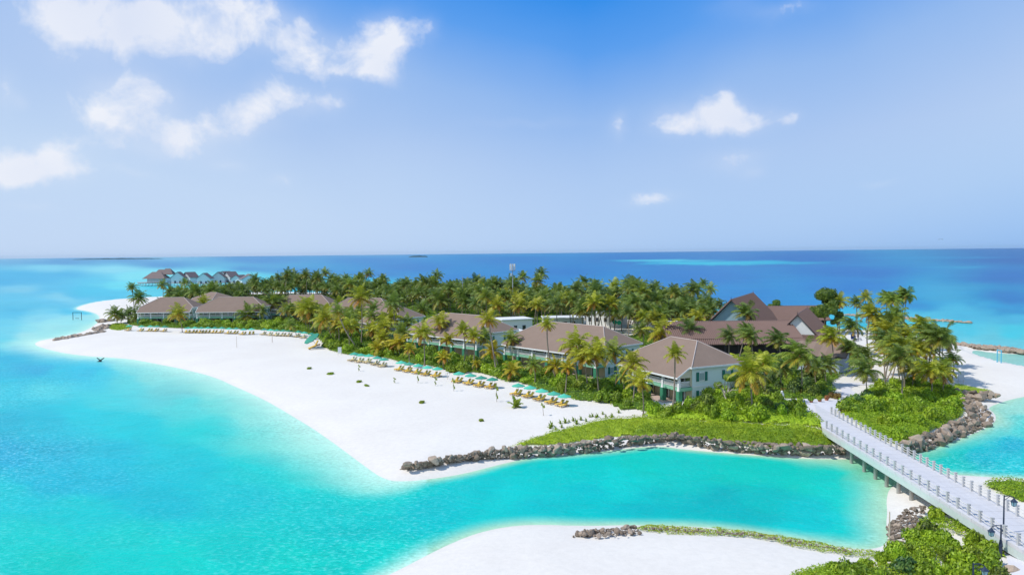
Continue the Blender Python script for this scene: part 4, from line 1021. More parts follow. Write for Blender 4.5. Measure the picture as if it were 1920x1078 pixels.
def billow(x, y, s):
    n = fbm(x/s+11, y/s+5, 3); return 1-np.abs(2*n-1)*1.9
def bed_height(x, y, poly, hmax, s, edge):
    d = sdf(x, y, [poly]); blk = -sdf(x, y, BLOCK)
    d = np.minimum(d, blk)
    h = hmax*(.28+.72*np.clip(billow(x, y, s), 0, 1))*(.75+.5*fbm(x*.11, y*.11, 2))
    return h*np.clip(d/edge, 0, 1)**.5, d
def leaf_bed(name, pts, hmax, s, dens, leaf, color, yel, label, edge=1.2, base=True, gaps=0.0, z0=0.0, kind='stuff', cat='shrubbery', lim=.3):
    poly = smooth_poly([GG(x, y) for x, y in pts], 1)
    xs = [p.x for p in poly]; ys = [p.y for p in poly]; A = (max(xs)-min(xs))*(max(ys)-min(ys)); n = int(A*dens)
    x = np.random.uniform(min(xs), max(xs), n); y = np.random.uniform(min(ys), max(ys), n)
    h, d = bed_height(x, y, poly, hmax, s, edge); g, sd_ = land_height(x, y)
    keep = (d > 0) & (sd_ > lim)
    if gaps: keep &= fbm(x*.35+3, y*.35, 3) > gaps+.25*np.clip(1-d/2.5, 0, 1)
    else: keep &= (np.random.rand(n) < np.clip(d/.8+.25, 0, 1))
    x, y, h, g = x[keep], y[keep], h[keep], g[keep]; n = len(x)
    e = .35; hf = lambda a, b: hmax*(.28+.72*np.clip(billow(a, b, s), 0, 1)); h0 = hf(x, y); gx_ = (hf(x+e, y)-h0)/e; gy_ = (hf(x, y+e)-h0)/e
    u = np.random.rand(n)**.45
    C_ = np.stack([x, y, g+h*(.45+.62*u)+.02], 1)
    N = np.stack([-gx_*1.1, -gy_*1.1, np.ones(n)], 1)+np.random.normal(0, .55, (n, 3)); N /= np.linalg.norm(N, axis=1)[:, None]
    T = np.random.normal(0, 1, (n, 3)); T -= (T*N).sum(1)[:, None]*N; T /= np.linalg.norm(T, axis=1)[:, None]; B_ = np.cross(N, T)
    L = leaf*np.random.uniform(.6, 1.3, n)[:, None]; Wd = L*.55
    V = np.stack([C_-T*L*.5, C_+B_*Wd*.5, C_+T*L*.5+N*L*.1, C_-B_*Wd*.5], 1).reshape(-1, 3)
    F = np.arange(4*n).reshape(n, 4)
    if base:
        st = max(.45, leaf*1.6); gxn = int((max(xs)-min(xs))/st)+2; gyn = int((max(ys)-min(ys))/st)+2
        GX, GY = np.meshgrid(np.linspace(min(xs), max(xs), gxn), np.linspace(min(ys), max(ys), gyn)); GX, GY = GX.ravel(), GY.ravel()
        hh, dd = bed_height(GX, GY, poly, hmax, s, edge); gg, sg = land_height(GX, GY)
        ok = (dd > .1) & (sg > .3); Z = gg+hh*.62-.05
        F2 = grid_faces(gxn, gyn); F2 = F2[ok[F2].all(1)]
        V2 = np.stack([GX, GY, Z], 1); F2 = F2+len(V); V = np.concatenate([V, V2]); F = np.concatenate([F, F2])
    me = np_mesh(name, V, F, M_LEAF); o = link(name, me); o.color = tuple(color)+(yel,)
    a = me.attributes.new('age', 'FLOAT', 'FACE'); ag = np.zeros(len(F), np.float32); ag[:n] = np.clip(np.random.normal(.12, .18, n)+(fbm(x*.45+9, y*.45, 3)-.5)*1.3, 0, 1); a.data.foreach_set('value', ag)
    tag(o, label, cat, kind=kind); return o
C_SEA = (.19, .31, .014); C_MID = (.125, .215, .016); C_DARK = (.055, .10, .022); C_GC = (.235, .33, .020)
HEDGE = [(935,842),(960,836),(1048,833),(1114,824),(1172,816),(1263,813),(1354,823),(1445,834),(1563,834),(1557,812),(1500,806),(1400,800),(1300,792),(1230,786),(1180,785),(1130,789),(1060,805),(1000,822)]
SHRUB = [(1196,786),(1300,794),(1400,802),(1500,807),(1557,812),(1548,800),(1530,783),(1500,765),(1470,755),(1440,742),(1400,732),(1350,742),(1300,763),(1280,772),(1240,775),(1208,778)]
HEAD = [(1566,774),(1600,798),(1640,820),(1690,838),(1740,815),(1790,792),(1812,778),(1806,757),(1788,735),(1760,722),(1700,722),(1645,726),(1612,735),(1625,748),(1600,753),(1580,764)]
leaf_bed('hedge', HEDGE, .95, 2.0, 60, .20, C_GC, .35, 'low bright green ground cover above the rock wall of the lagoon', cat='ground cover', edge=.8)
leaf_bed('hedge', [(1180,820),(1263,816),(1354,826),(1445,837),(1566,838),(1566,818),(1500,814),(1400,810),(1300,800),(1240,800),(1190,806)], 1.35, 1.5, 60, .21, (.15, .25, .016), .2, 'thick darker green hedge along the rock wall nearer the footbridge', cat='hedge', edge=.7)
leaf_bed('shrubbery', SHRUB, 1.7, 3.0, 34, .27, C_SEA, .25, 'dense bright green shrubbery between the nearest villa and the low ground cover')
leaf_bed('shrubbery', HEAD, 1.5, 2.8, 34, .27, C_SEA, .25, 'green shrubbery covering the rocky headland right of the footbridge')
leaf_bed('ground_cover', [(1780,716),(1815,722),(1850,729),(1875,737),(1850,741),(1790,738)], .3, 1.5, 26, .2, C_GC, .4, 'low green creeper on the sand spur behind the headland rocks', cat='ground cover', gaps=.30)
leaf_bed('shrubbery', [(1560,1085),(1600,1058),(1640,1046),(1690,1033),(1712,1000),(1728,962),(1745,946),(1782,948),(1832,978),(1864,1006),(1880,1030),(1893,1062),(1900,1100),(1850,1300),(1500,1250)], .9, 2.2, 95, .23, C_SEA, .45, 'bright green sea-lettuce creeper filling the bottom right corner', edge=.9, gaps=.36, base=False)
leaf_bed('shrubbery', [(1470,1080),(1530,1064),(1610,1056),(1600,1100),(1560,1150),(1450,1120)], .9, 1.7, 80, .19, C_SEA, .3, 'green shrubs on the near sand at the bottom edge', edge=.9)
leaf_bed('ground_cover', [(1188,983),(1290,982),(1400,994),(1500,1010),(1600,1027),(1660,1036),(1650,1054),(1560,1044),(1500,1031),(1400,1012),(1290,1001),(1215,1003),(1180,1018)], .28, 1.2, 95, .17, C_GC, .55, 'thin green creeper along the near lagoon shore', cat='ground cover', gaps=.30, edge=.4, base=False, lim=-3, z0=-1.0)
leaf_bed('shrubbery', [(1834,908),(1870,905),(1930,907),(2020,915),(2080,950),(1990,960),(1925,946),(1872,926)], 1.2, 2.2, 50, .22, C_SEA, .3, 'green shrubs behind the far railing of the footbridge', z0=.4)
leaf_bed('ground_cover', [(198,613),(214,606),(236,608),(252,613),(232,619),(212,620)], .5, 2.0, 6, .5, C_GC, .4, 'low green patch at the left point of the beach', cat='ground cover')
BED = [(602,641),(610,655),(640,664),(664,667),(690,666),(722,672),(748,680),(775,683),(800,686),(828,692),(845,702),(862,696),(905,701),(935,711),(950,719),(968,715),(985,722),(1012,735),(1040,738),(1065,748),(1100,754),(1125,751),(1140,757),(1168,773),(1185,767),(1205,772),(1230,776),(1262,772),(1300,762),(1350,742),(1400,732),(1440,742),(1470,750),(1500,750),(1560,748),(1572,735),(1560,718),(1590,700),(1620,660),(1600,640),(1560,632),(1500,622),(1400,612),(1330,596),(1200,586),(1110,578),(980,569),(850,562),(700,556),(560,552),(440,555),(345,559),(300,570),(280,590),(240,598),(236,609),(262,613),(300,614),(335,616),(420,617),(470,618),(510,620),(560,624),(585,628)]
leaf_bed('undergrowth', BED, 1.25, 3.4, 7.5, .46, (.100, .195, .018), .2, 'mixed green undergrowth among the villas and palm grove', edge=1.6, cat='undergrowth')

# separate shrubs
def shrub_mesh(name, seed, nl=620, leaf=.26, lob=5, core=True, full=False):
    r = np.random.RandomState(seed); cs = np.stack([r.uniform(-.55, .55, lob), r.uniform(-.55, .55, lob), r.uniform(.25, .60, lob)], 1); rad = r.uniform(.38, .62, lob)
    k = r.randint(0, lob, nl); dirs = r.normal(0, 1, (nl, 3)); dirs[:, 2] = dirs[:, 2] if full else np.abs(dirs[:, 2])*.9-.25; dirs /= np.linalg.norm(dirs, axis=1)[:, None]
    C_ = cs[k]+dirs*(rad[k]*r.uniform(.78, 1.06, nl))[:, None]; C_[:, 2] = np.maximum(C_[:, 2], .03)
    N = dirs+r.normal(0, .45, (nl, 3)); N /= np.linalg.norm(N, axis=1)[:, None]
    T = r.normal(0, 1, (nl, 3)); T -= (T*N).sum(1)[:, None]*N; T /= np.linalg.norm(T, axis=1)[:, None]; B_ = np.cross(N, T)
    L = (leaf*r.uniform(.7, 1.25, nl))[:, None]
    V = np.stack([C_-T*L*.5, C_+B_*L*.28, C_+T*L*.5, C_-B_*L*.28], 1).reshape(-1, 3); F = np.arange(4*nl).reshape(nl, 4)
    vs, fs = [V], [F]; n0 = len(V)
    for c, ra in (zip(cs, rad) if core else ()):      # dense heart of each lobe
        q = []
        for a in range(5):
            for b in range(8):
                th = math.pi*(a+.5)/5; q.append((c[0]+ra*.72*math.sin(th)*math.cos(b*math.pi/4), c[1]+ra*.72*math.sin(th)*math.sin(b*math.pi/4), max(.0, c[2]+ra*.72*math.cos(th))))
        f = [(n0+a*8+b, n0+a*8+(b+1) % 8, n0+(a+1)*8+(b+1) % 8, n0+(a+1)*8+b) for a in range(4) for b in range(8)]
        vs.append(np.array(q)); fs.append(np.array(f)); n0 += 40
    me = np_mesh(name, np.concatenate(vs), np.concatenate(fs), M_LEAF)
    a = me.attributes.new('age', 'FLOAT', 'FACE'); ag = np.zeros(len(me.polygons), np.float32); ag[:nl] = np.clip(r.normal(.1, .2, nl), 0, 1); a.data.foreach_set('value', ag)
    return me
SH = [shrub_mesh('shrub', s) for s in range(6)]
FOL = shrub_mesh('tree_foliage', 30, 1500, .19, 7, full=True)
TUFT = shrub_mesh('leaf_tuft', 31, 70, .42, 3, core=False)
nsh = 0
def shrub(x, y, w, h, col, label, group='shrubs in the beds', yel=.2, z=None, mesh=None, name='shrub', cat='shrub'):
    global nsh; nsh += 1
    o = link(name, mesh or rs.choice(SH)); o.location = (x, y, (gz(x, y) if z is None else z)-.05); o.scale = (w/2/.9, w/2/.9, h); o.rotation_euler = (0, 0, rs.uniform(0, 6.28))
    j = rs.uniform(.8, 1.2); o.color = (col[0]*j*rs.uniform(.9, 1.15), col[1]*j, col[2]*j, yel); tag(o, label, cat, group); return o
def scatter(pts, n, sep, wr, hr, cols, label, group, z0=0.0, inset=.8):
    poly = [GG(x, y) for x, y in pts]; xs = [p.x for p in poly]; ys = [p.y for p in poly]; pl = []; t = 0
    while len(pl) < n and t < n*60:
        t += 40; X_ = np.random.uniform(min(xs), max(xs), 40); Y_ = np.random.uniform(min(ys), max(ys), 40)
        ok = (sdf(X_, Y_, [poly]) > inset) & (sdf(X_, Y_, BLOCK) < -1.0)
        for x, y in zip(X_[ok], Y_[ok]):
            if len(pl) < n and all((x-a)**2+(y-b)**2 > sep**2 for a, b in pl):
                pl.append((x, y)); w = rs.uniform(*wr); shrub(x, y, w, rs.uniform(*hr), rs.choice(cols), label, group)
scatter(SHRUB, 46, 2.0, (2.2, 4.2), (1.7, 3.0), [C_SEA, C_MID, C_SEA, C_DARK], 'rounded green shrub in the thicket below the nearest villa', 'thicket shrubs below the nearest villa')
scatter(HEAD, 44, 2.0, (2.2, 4.2), (1.5, 2.7), [C_SEA, C_MID, C_SEA], 'rounded green shrub on the headland right of the footbridge', 'headland shrubs')
scatter([(602,641),(610,655),(664,667),(722,672),(800,686),(845,702),(905,701),(950,719),(985,722),(1040,738),(1100,754),(1140,757),(1168,773),(1205,772),(1262,772),(1180,720),(1100,715),(960,680),(860,665),(770,645),(700,640),(640,625)], 120, 2.3, (2.4, 4.6), (1.5, 2.8), [C_SEA, C_MID, C_MID, C_SEA, (.12, .2, .02)], 'leafy green shrub in the beds between the villas and sun loungers', 'shrubs between villas and loungers')
scatter([(262,612),(335,615),(470,617),(560,622),(570,610),(500,600),(420,604),(330,604),(265,602)], 46, 3.4, (3.5, 6), (1.8, 3.0), [C_SEA, C_MID], 'green shrub in front of the far row of villas', 'shrubs before the far villas')
scatter([(1290,735),(1350,740),(1440,740),(1470,745),(1560,745),(1560,715),(1480,705),(1400,700),(1330,705)], 34, 2.6, (2.5, 4.5), (1.8, 3.2), [C_DARK, C_MID, (.04, .10, .04)], 'dark green shrub under the palms by the footbridge landing', 'shrubs under the landing palms')

scatter([(1530,1075),(1600,1056),(1690,1038),(1715,1000),(1735,960),(1750,955),(1782,962),(1830,990),(1858,1020),(1880,1066),(1890,1110),(1700,1180),(1560,1120)], 46, 1.0, (1.3, 2.7), (1.0, 1.9), [C_SEA, (.23, .35, .02), C_MID, C_DARK, C_SEA], 'rounded sea-lettuce shrub in the bottom right thicket', 'shrubs in the bottom right thicket', z0=.4, inset=.4)
def broadleaf(base, topz, w, label, col=C_MID, bare=False, name='broadleaf_tree', lean=0.0):
    t = empty(name, tuple(base)); tag(t, label, 'tree'); H = topz-base.z; b = MB(); tip = []
    b.tube([(0, 0, 0), (lean*.4, .1, H*.25), (lean*.8, 0, H*.5)], [.32, .25, .18], 8)
    for i in range(9):
        a = i*2.4; r = w*.40*rs.uniform(.6, 1); e = (lean+r*math.cos(a)*(1 if i % 3 else .3), r*math.sin(a)*(1 if i % 3 else .3), H*(.93 if i % 3 == 0 else rs.uniform(.48, .82))); tip.append(e)
        b.tube([(lean*.7, 0, H*rs.uniform(.3, .5)), (lean+r*.5*math.cos(a), r*.5*math.sin(a), H*.62), e], [.14, .09, .04], 5)
        if bare:
            for q in range(3): b.tube([e, (e[0]+rs.uniform(-1, 1), e[1]+rs.uniform(-1, 1), e[2]+rs.uniform(.2, 1.0))], [.04, .015], 4)
    b.build('trunk', principled('pale_bark', (.42, .38, .34), .9, .15, 2, .1) if bare else M_BARK, t, True)
    for i, e in enumerate(tip[:(4 if bare else 9)]):
        c = link('foliage', FOL, t); s = w*(.16 if bare else .26)*rs.uniform(.8, 1.2); c.location = (e[0], e[1], e[2]-s*.45); c.scale = (s*1.2, s*1.2, s*1.35); c.rotation_euler = (0, 0, i*1.3)
        j = rs.uniform(.8, 1.2); c.color = (col[0]*j, col[1]*j, col[2]*j, .15)
    return t
b = GG(1546, 625); broadleaf(b, hgt(1545, 552, b)[0], 10.0, 'dark broadleaf tree beside the end of the farthest ribbed hall', (.05, .11, .02))
b = GG(1571, 626); broadleaf(b, hgt(1577, 588, b)[0], 4.5, 'small dark tree by the shore just right of the big broadleaf tree', (.045, .09, .02))
b = GG(1628, 612); broadleaf(b, hgt(1628, 572, b)[0], 4.5, 'small dark tree between two tall palms by the outer breakwater', (.045, .09, .02))
b = GG(1362, 768); broadleaf(b, hgt(1360, 706, b)[0], 5.2, 'sparse grey-branched tree at the shaded end wall of the nearest villa', (.13, .22, .04), bare=True)
b = GG(1455, 590); broadleaf(b, hgt(1458, 566, b)[0], 5.0, 'dark round tree crown showing over the farthest ribbed hall', (.05, .11, .02))
b = GG(768, 622); broadleaf(b, hgt(768, 592, b)[0], 4.6, 'dark blue-green tree against the pale wall of the fourth villa', (.035, .10, .05))
b = GG(1310, 745); broadleaf(b, hgt(1312, 735, b)[0]+1.2, 1.8, 'small shrub-like tree against the lower wall of the nearest villa', C_MID)
# feathery dark shrub bottom right
q = G(1690, 1060, .4); shrub(q.x, q.y, 2.6, 1.9, (.03, .12, .05), 'dark feathery shrub among the bright shrubs at bottom right', None, 0)
q = G(1462, 790, .4); shrub(q.x, q.y, 2.4, 2.3, (.02, .09, .06), 'dark blue-green shrub in the thicket left of the footbridge', None, 0)
for i, (px, py, c, l) in enumerate(((1622, 752, (.03, .10, .05), 'dark glossy shrub beside the right-hand start of the railing'), (1600, 762, (.05, .15, .05), 'green shrub at the first railing post'))):
    q = GG(px, py); shrub(q.x, q.y, 3.6, 2.2, c, l, None, 0)
# clumps of beach plants on the open sand
for px, py, w, l in ((579, 692, 1.5, 'flat green plant on open sand, leftmost of the scattered ones'), (619, 702, 2.3, 'widest flat green plant on the open sand'), (672, 717, 1.5, 'sparse low plant on open sand below a tall sapling'), (689, 724, 1.1, 'small round plant right of the sparse one on open sand'), (790, 756, 1.4, 'bushy round plant alone in the middle of the open sand'), (903, 790, 1.0, 'small green plant nearest the rock wall on open sand')):
    q = GG(px, py); shrub(q.x, q.y, w, .55 if w < 2 else .5, (.17, .26, .02), l, 'plants on the open sand', .3)

def sapling(px, py, h, lab, n=14, sparse=False, spread=.28):
    q = GG(px, py); t = empty('sapling', tuple(q)); tag(t, lab, 'sapling', 'young trees planted in the sand')
    b = MB(); top = (rs.uniform(-.2, .2), rs.uniform(-.1, .1), h*.95); b.tube([(0, 0, 0), (top[0]*.4, 0, h*.5), top], [.045, .035, .02], 5); b.build('stem', M_BARK, t)
    c = link('foliage', TUFT, t); c.scale = (spread*1.6, spread*1.6, h*.42); c.location = (top[0]*.7, 0, h*.58); c.color = (.16, .24, .03, .4)
    if not sparse:
        c = link('foliage', TUFT, t); c.scale = (spread*1.1, spread*1.1, h*.38); c.location = (0, 0, h*.12); c.color = (.14, .22, .03, .4)
for a in ((672.5, 696, 1.6, 'leafy sapling standing alone left of the lounger rows'), (739, 718, 1.2, 'thin leaning sapling on the sand left of the second near row'), (783.5, 718, 3.0, 'tall leafy sapling in front of the second near lounger row'), (816, 723, 1.9, 'small leaning sapling right of the tall one by the second row'), (851, 733, 2.7, 'double-tufted sapling at the left end of the third near row'), (931.5, 753, 3.4, 'tallest sapling at the right end of the third near row'), (1019, 779, 2.2, 'bare thin sapling below the nearest lounger row')):
    sapling(*a, sparse='bare' in a[3])
q = GG(967.5, 764); t = empty('young_palm', tuple(q)); tag(t, 'small young palm with upright fronds at the left of the nearest lounger row', 'palm'); c = link('crown', CR['y'][0], t); c.scale = (.95, .95, 1.15); c.location = (0, 0, .15); c.color = (.2, .27, .03, .3)
b = MB(); b.tube([(0, 0, -.1), (0, 0, .35)], [.12, .09], 6); b.build('trunk', M_TRUNK, t)
for i in range(20):
    f = i/19; px = 1028+f*130+rs.uniform(-4, 4); py = 806-f*30+rs.uniform(-8, 5); q = GG(px, py)
    t = empty('seedling', tuple(q)); tag(t, 'thin green seedling on the sand beside the ground cover strip', 'seedling', 'seedlings on the sand edge'); c = link('crown', CR['y'][1], t); s = rs.uniform(.22, .42); c.scale = (s*.7, s*.7, s*1.5); c.color = (.18, .26, .03, .4)
# potted plants and red flowers at the landing
for i, (px, py, c) in enumerate(((1502, 754, (.20, .28, .02)), (1521, 756, (.09, .19, .03)), (1537, 755, (.22, .28, .02)), (1550, 753, (.28, .05, .06)))):
    q = GG(px, py); t = empty('potted_plant', tuple(q)); tag(t, ('leftmost', 'second', 'third', 'rightmost, red-leaved')[i]+' terracotta pot plant in the row along the landing', 'potted plant', 'potted plants along the landing')
    b = MB(); b.tube([(0, 0, 0), (0, 0, .5), (0, 0, .55)], [.22, .34, .38], 10); b.build('pot', M_TERRA, t)
    k = link('foliage', SH[i], t); k.scale = (.62, .62, .85); k.location = (0, 0, .45); k.color = c+(.3,)
for i, (px, py) in enumerate(((1452, 742), (1468, 738), (1499, 744), (1524, 744), (1562, 746), (1570, 748), (1578, 775))):
    q = GG(px, py); shrub(q.x, q.y, 1.5, 1.25, (.13, .04, .03), 'red-leaved shrub behind the landing, '+('leftmost' if i == 0 else 'rightmost' if i == 6 else ORD[i]+' from the left'), 'red shrubs at the landing', .0)
for i, (px, py) in enumerate(((1452, 752), (1458, 757), (1466, 750))):
    q = GG(px, py); t = empty('garden_jar', tuple(q)); tag(t, ('left', 'middle', 'right')[i]+' white garden jar among the landing shrubs', 'jar', 'white jars at the landing')
    b = MB(); b.tube([(0, 0, .1), (0, 0, .5), (0, 0, 1.1), (0, 0, 1.5), (0, 0, 1.6)], [.18, .38, .42, .2, .25], 10); b.build('body', M_WHITE, t, True)
    b = MB(); b.tube([(0, 0, 1.62), (0, 0, 1.7), (0, 0, 1.8)], [.22, .16, .05], 8); b.build('lid', M_WHITE, t)

# ------------------------------------------------------------------ boulders
def rock_mesh(seed):
    r = random.Random(seed); bm = bmesh.new()
    for i in range(16):
        v = Vector((r.gauss(0, 1), r.gauss(0, 1), r.gauss(0, 1))).normalized(); bm.verts.new((v.x*r.uniform(.75, 1)*.62, v.y*r.uniform(.75, 1)*.50, v.z*r.uniform(.7, 1)*.44))
    h = bmesh.ops.convex_hull(bm, input=bm.verts[:]); bmesh.ops.delete(bm, geom=[g for g in h['geom_unused'] if isinstance(g, bmesh.types.BMVert)], context='VERTS')
    bmesh.ops.bevel(bm, geom=bm.edges[:], offset=.03, segments=1, affect='EDGES', clamp_overlap=True)
    bm.normal_update(); me = bpy.data.meshes.new('boulder'); bm.to_mesh(me); bm.free(); me.materials.append(M_ROCK); return me
RK = [rock_mesh(s) for s in range(10)]
def edge_pt(line, s):
    L = [0]
    for a, b in zip(line[:-1], line[1:]): L.append(L[-1]+math.hypot(b[0]-a[0], b[1]-a[1]))
    t = s*L[-1]
    for i in range(len(L)-1):
        if t <= L[i+1] or i == len(L)-2:
            k = (t-L[i])/(L[i+1]-L[i]); return (line[i][0]+(line[i+1][0]-line[i][0])*k, line[i][1]+(line[i+1][1]-line[i][1])*k)
nrock = 0; loose = []
def rocks(top, bot, ns, nr, size, label, group, zt=.35, zb=WZ+.1, asone=None):
    global nrock
    acc = []
    for i in range(ns):
        for j in range(nr):
            s = min(1, max(0, (i+.5+rs.uniform(-.35, .35))/ns)); w = (j+rs.uniform(.15, .85))/nr
            a = G(*edge_pt(top, s), zt); b = G(*edge_pt(bot, s), zb); p = a.lerp(b, w)
            z = max(p.z, gz(p.x, p.y)-.05); sz = size*rs.choice((.55, .7, .85, 1.0, 1.15, 1.45))*rs.uniform(.88, 1.1)
            acc.append((Vector((p.x, p.y, z)), sz))
    if asone: return acc
    for p, sz in acc:
        o = link('boulder', rs.choice(RK)); o.location = p+Vector((0, 0, sz*.10)); o.scale = (sz*rs.uniform(.85, 1.25), sz*rs.uniform(.85, 1.2), sz*rs.uniform(.8, 1.15)); o.rotation_euler = (rs.uniform(-.5, .5), rs.uniform(-.5, .5), rs.uniform(0, 6.28))
        tag(o, label, 'boulder', group); nrock += 1
def rock_mass(name, acc, label, cat='breakwater', mat=M_ROCK):
    V = []; F = []; 
    for p, sz in acc:
        me = rs.choice(RK); m_ = Matrix.Translation(p) @ Matrix.Rotation(rs.uniform(0, 6.28), 4, 'Z') @ Matrix.Rotation(rs.uniform(-.5, .5), 4, 'X') @ Matrix.Diagonal((sz*rs.uniform(.9, 1.3), sz, sz*rs.uniform(.8, 1.1), 1)); k = len(V)
        V += [tuple(m_ @ v.co) for v in me.vertices]; F += [tuple(k+i for i in q.vertices) for q in me.polygons]
    me = bpy.data.meshes.new(name); me.from_pydata(V, [], F); me.materials.append(mat); me.update(); return tag(link(name, me), label, cat, kind='stuff')
T1 = [(759,871),(807,864),(860,853),(908,845),(960,838),(1048,835),(1114,826)]; B1 = [(753,883),(792,880),(860,869),(908,864),(967,860),(1048,853),(1120,845)]
T2 = [(1114,826),(1172,818),(1263,815),(1354,826),(1445,837),(1563,837),(1585,842)]; B2 = [(1120,845),(1198,834),(1263,826),(1328,842),(1419,850),(1510,855),(1584,852)]
rocks(T1, B1, 42, 2, 1.12, 'dark grey boulder in the low rock groyne between beach and lagoon', 'boulders of the lagoon groyne')
rocks(T2, B2, 44, 2, 1.15, 'brown-grey boulder in the rock wall under the ground cover', 'boulders below the ground cover')
T3 = [(1690,835),(1740,812),(1790,791),(1815,778),(1812,764),(1795,745),(1790,738)]; B3 = [(1695,852),(1745,842),(1800,822),(1860,795),(1864,778),(1838,760),(1818,748)]
rocks(T3, B3, 27, 4, 1.25, 'large boulder on the slope of the headland right of the footbridge', 'boulders around the headland')
rocks([(1788,733),(1835,735),(1870,741)], [(1815,750),(1850,750),(1874,745)], 9, 2, 1.6, 'boulder in the short rock spur behind the headland', 'boulders of the short spur', zb=-.5)
rocks([(1095,994),(1150,990),(1196,985)], [(1085,1003),(1150,1008),(1192,1002)], 13, 2, .58, 'pale brown boulder in the pile at the tip of the near sand', 'boulders on the near sand', zt=-.4, zb=-.3)
rocks([(1700,955),(1722,948),(1735,948)], [(1662,990),(1668,1015),(1700,1015)], 7, 4, .6, 'boulder at the water edge where the footbridge meets the near island', 'boulders below the bridge end', zt=.2, zb=WZ+.1)
q = G(1894, 1068, .6); o = link('boulder', RK[2]); o.location = q; o.scale = (1.5, 1.4, 1.3); tag(o, 'large pale rounded boulder beside the path at bottom right', 'boulder')
print('rocks', nrock)
acc = []
acc += rocks([(1114,824),(1263,813),(1354,824),(1563,836)], [(1120,832),(1263,820),(1354,830),(1563,842)], 60, 1, .8, '', '', zt=.5, zb=.3, asone=1)
acc += rocks([(775,868),(960,838),(1114,828)], [(790,872),(967,848),(1118,838)], 46, 1, .8, '', '', zt=.2, zb=-.3, asone=1)
acc += rocks(T3, B3, 34, 4, .85, '', '', asone=1)
acc += rocks([(1200,986),(1400,997),(1600,1030)], [(1210,992),(1400,1004),(1600,1038)], 70, 1, .34, '', '', zt=-.6, zb=-.6, asone=1)
for tp, bt, n_ in ((T1, B1, 90), (T2, B2, 90)): acc += rocks(tp, bt, n_, 3, .62, '', '', asone=1)
acc += rocks([(1700,955),(1722,946),(1738,948)], [(1660,990),(1666,1018),(1704,1018)], 16, 8, .42, '', '', zt=.1, zb=WZ+.15, asone=1)
acc += rocks([(1080,996),(1200,986)], [(1072,1006),(1200,1000)], 26, 3, .36, '', '', zt=-.5, zb=-.5, asone=1)
rock_mass('rubble', acc, 'small rubble filling the gaps of the rock walls', 'rubble')
rock_mass('breakwater', rocks([(1578,589),(1640,592),(1700,596),(1760,600),(1822,604.5)], [(1578,591),(1640,594),(1700,598),(1760,602),(1822,606)], 200, 1, 1.5, '', '', zt=WZ+.3, zb=WZ+.3, asone=1), 'long thin offshore breakwater of dark rocks on the right')
rock_mass('breakwater', rocks([(1775,641),(1840,648),(1930,657),(2050,668)], [(1775,644),(1840,652),(1930,662),(2050,674)], 120, 2, 1.5, '', '', zt=-.3, zb=-.5, asone=1), 'rock wall along the back of the right-hand beach')
rock_mass('breakwater', rocks([(104,637),(125,632),(160,629),(196,623)], [(106,640),(125,638),(160,632),(196,625)], 60, 2, 2.0, '', '', zt=-.4, zb=-.9, asone=1), 'low dark rock groyne lying across the left beach tip')
rock_mass('breakwater', rocks([(176,617),(190,611),(203,607)], [(178,619.5),(190,619),(206,617)], 16, 3, 2.0, '', '', zt=-.1, zb=-.4, asone=1), 'short rock groyne below the leftmost palms, nearer the beach')
rock_mass('breakwater', rocks([(184,601),(196,599),(215,600)], [(184,603),(196,603),(215,602)], 16, 1, 2.2, '', '', zt=-.2, zb=-.4, asone=1), 'short rock groyne beside the leftmost palms, on the far side')

# ------------------------------------------------------------------ parasols and loungers
def parasol_proto():
    t = empty('parasol'); b = MB(); b.tube([(0, 0, 0), (0, 0, 2.35)], .035, 6); b.build('pole', M_POLE, t)
    b = MB(); n = 8; R_ = 1.48; rim = []; mid = []
    for i in range(n*2):
        a = math.pi*i/n; r = R_*(1 if i % 2 == 0 else .94); rim.append((r*math.cos(a), r*math.sin(a), 2.02+(0 if i % 2 == 0 else .04))); mid.append((r*.5*math.cos(a), r*.5*math.sin(a), 2.30+(0 if i % 2 == 0 else .015)))
    k = n*2; low = [(x*1.0, y*1.0, z-.12) for x, y, z in rim]
    b.poly(rim+mid+[(0, 0, 2.62)]+low, [(i, (i+1) % k, k+(i+1) % k, k+i) for i in range(k)]+[(k+i, k+(i+1) % k, 2*k) for i in range(k)]+[(2*k+1+i, 2*k+1+(i+1) % k, (i+1) % k, i) for i in range(k)])
    b.build('canopy', M_TEAL, t)
    b = MB(); b.tube([(0, 0, 2.6), (0, 0, 2.75)], [.04, .015], 6); b.build('finial', M_POLE, t)
    b = MB(); b.tube([(0, 0, 0), (0, 0, .08), (0, 0, .12)], [.26, .26, .08], 10); b.build('base', M_GREY, t); return t
def lounger_proto(mat):
    t = empty('sun_lounger'); b = MB()   # long axis x: head at +x
    for s in (-1, 1): b.box((0, s*.31, .30), (1.95, .05, .08))
    b.box((-.95, 0, .30), (.05, .6, .08)); b.box((.95, 0, .30), (.05, .6, .08)); b.box((0, 0, .31), (1.8, .56, .03)); b.build('frame', M_WOOD, t)
    for x in (-.8, .8):
        for s in (-1, 1): b = MB(); b.box((x, s*.3, .14), (.06, .06, .28)); b.build('leg', M_WOOD, t)
    b = MB(); b.box((-.33, 0, .40), (1.25, .62, .12)); b.build('seat_cushion', mat, t)
    a = R(42); c, s = math.cos(a), math.sin(a); L = .85; b = MB(); x0, z0 = .30, .38
    v = [(x0, -.31, z0), (x0+L*c, -.31, z0+L*s), (x0+L*c, .31, z0+L*s), (x0, .31, z0)]; nx, nz = -s*.12, c*.12
    b.poly([(x-nx*.0, y, z) for x, y, z in v]+[(x+nx, y, z+nz) for x, y, z in v], [(0, 1, 2, 3), (7, 6, 5, 4), (0, 4, 5, 1), (1, 5, 6, 2), (2, 6, 7, 3), (3, 7, 4, 0)]); b.build('backrest', mat, t); return t
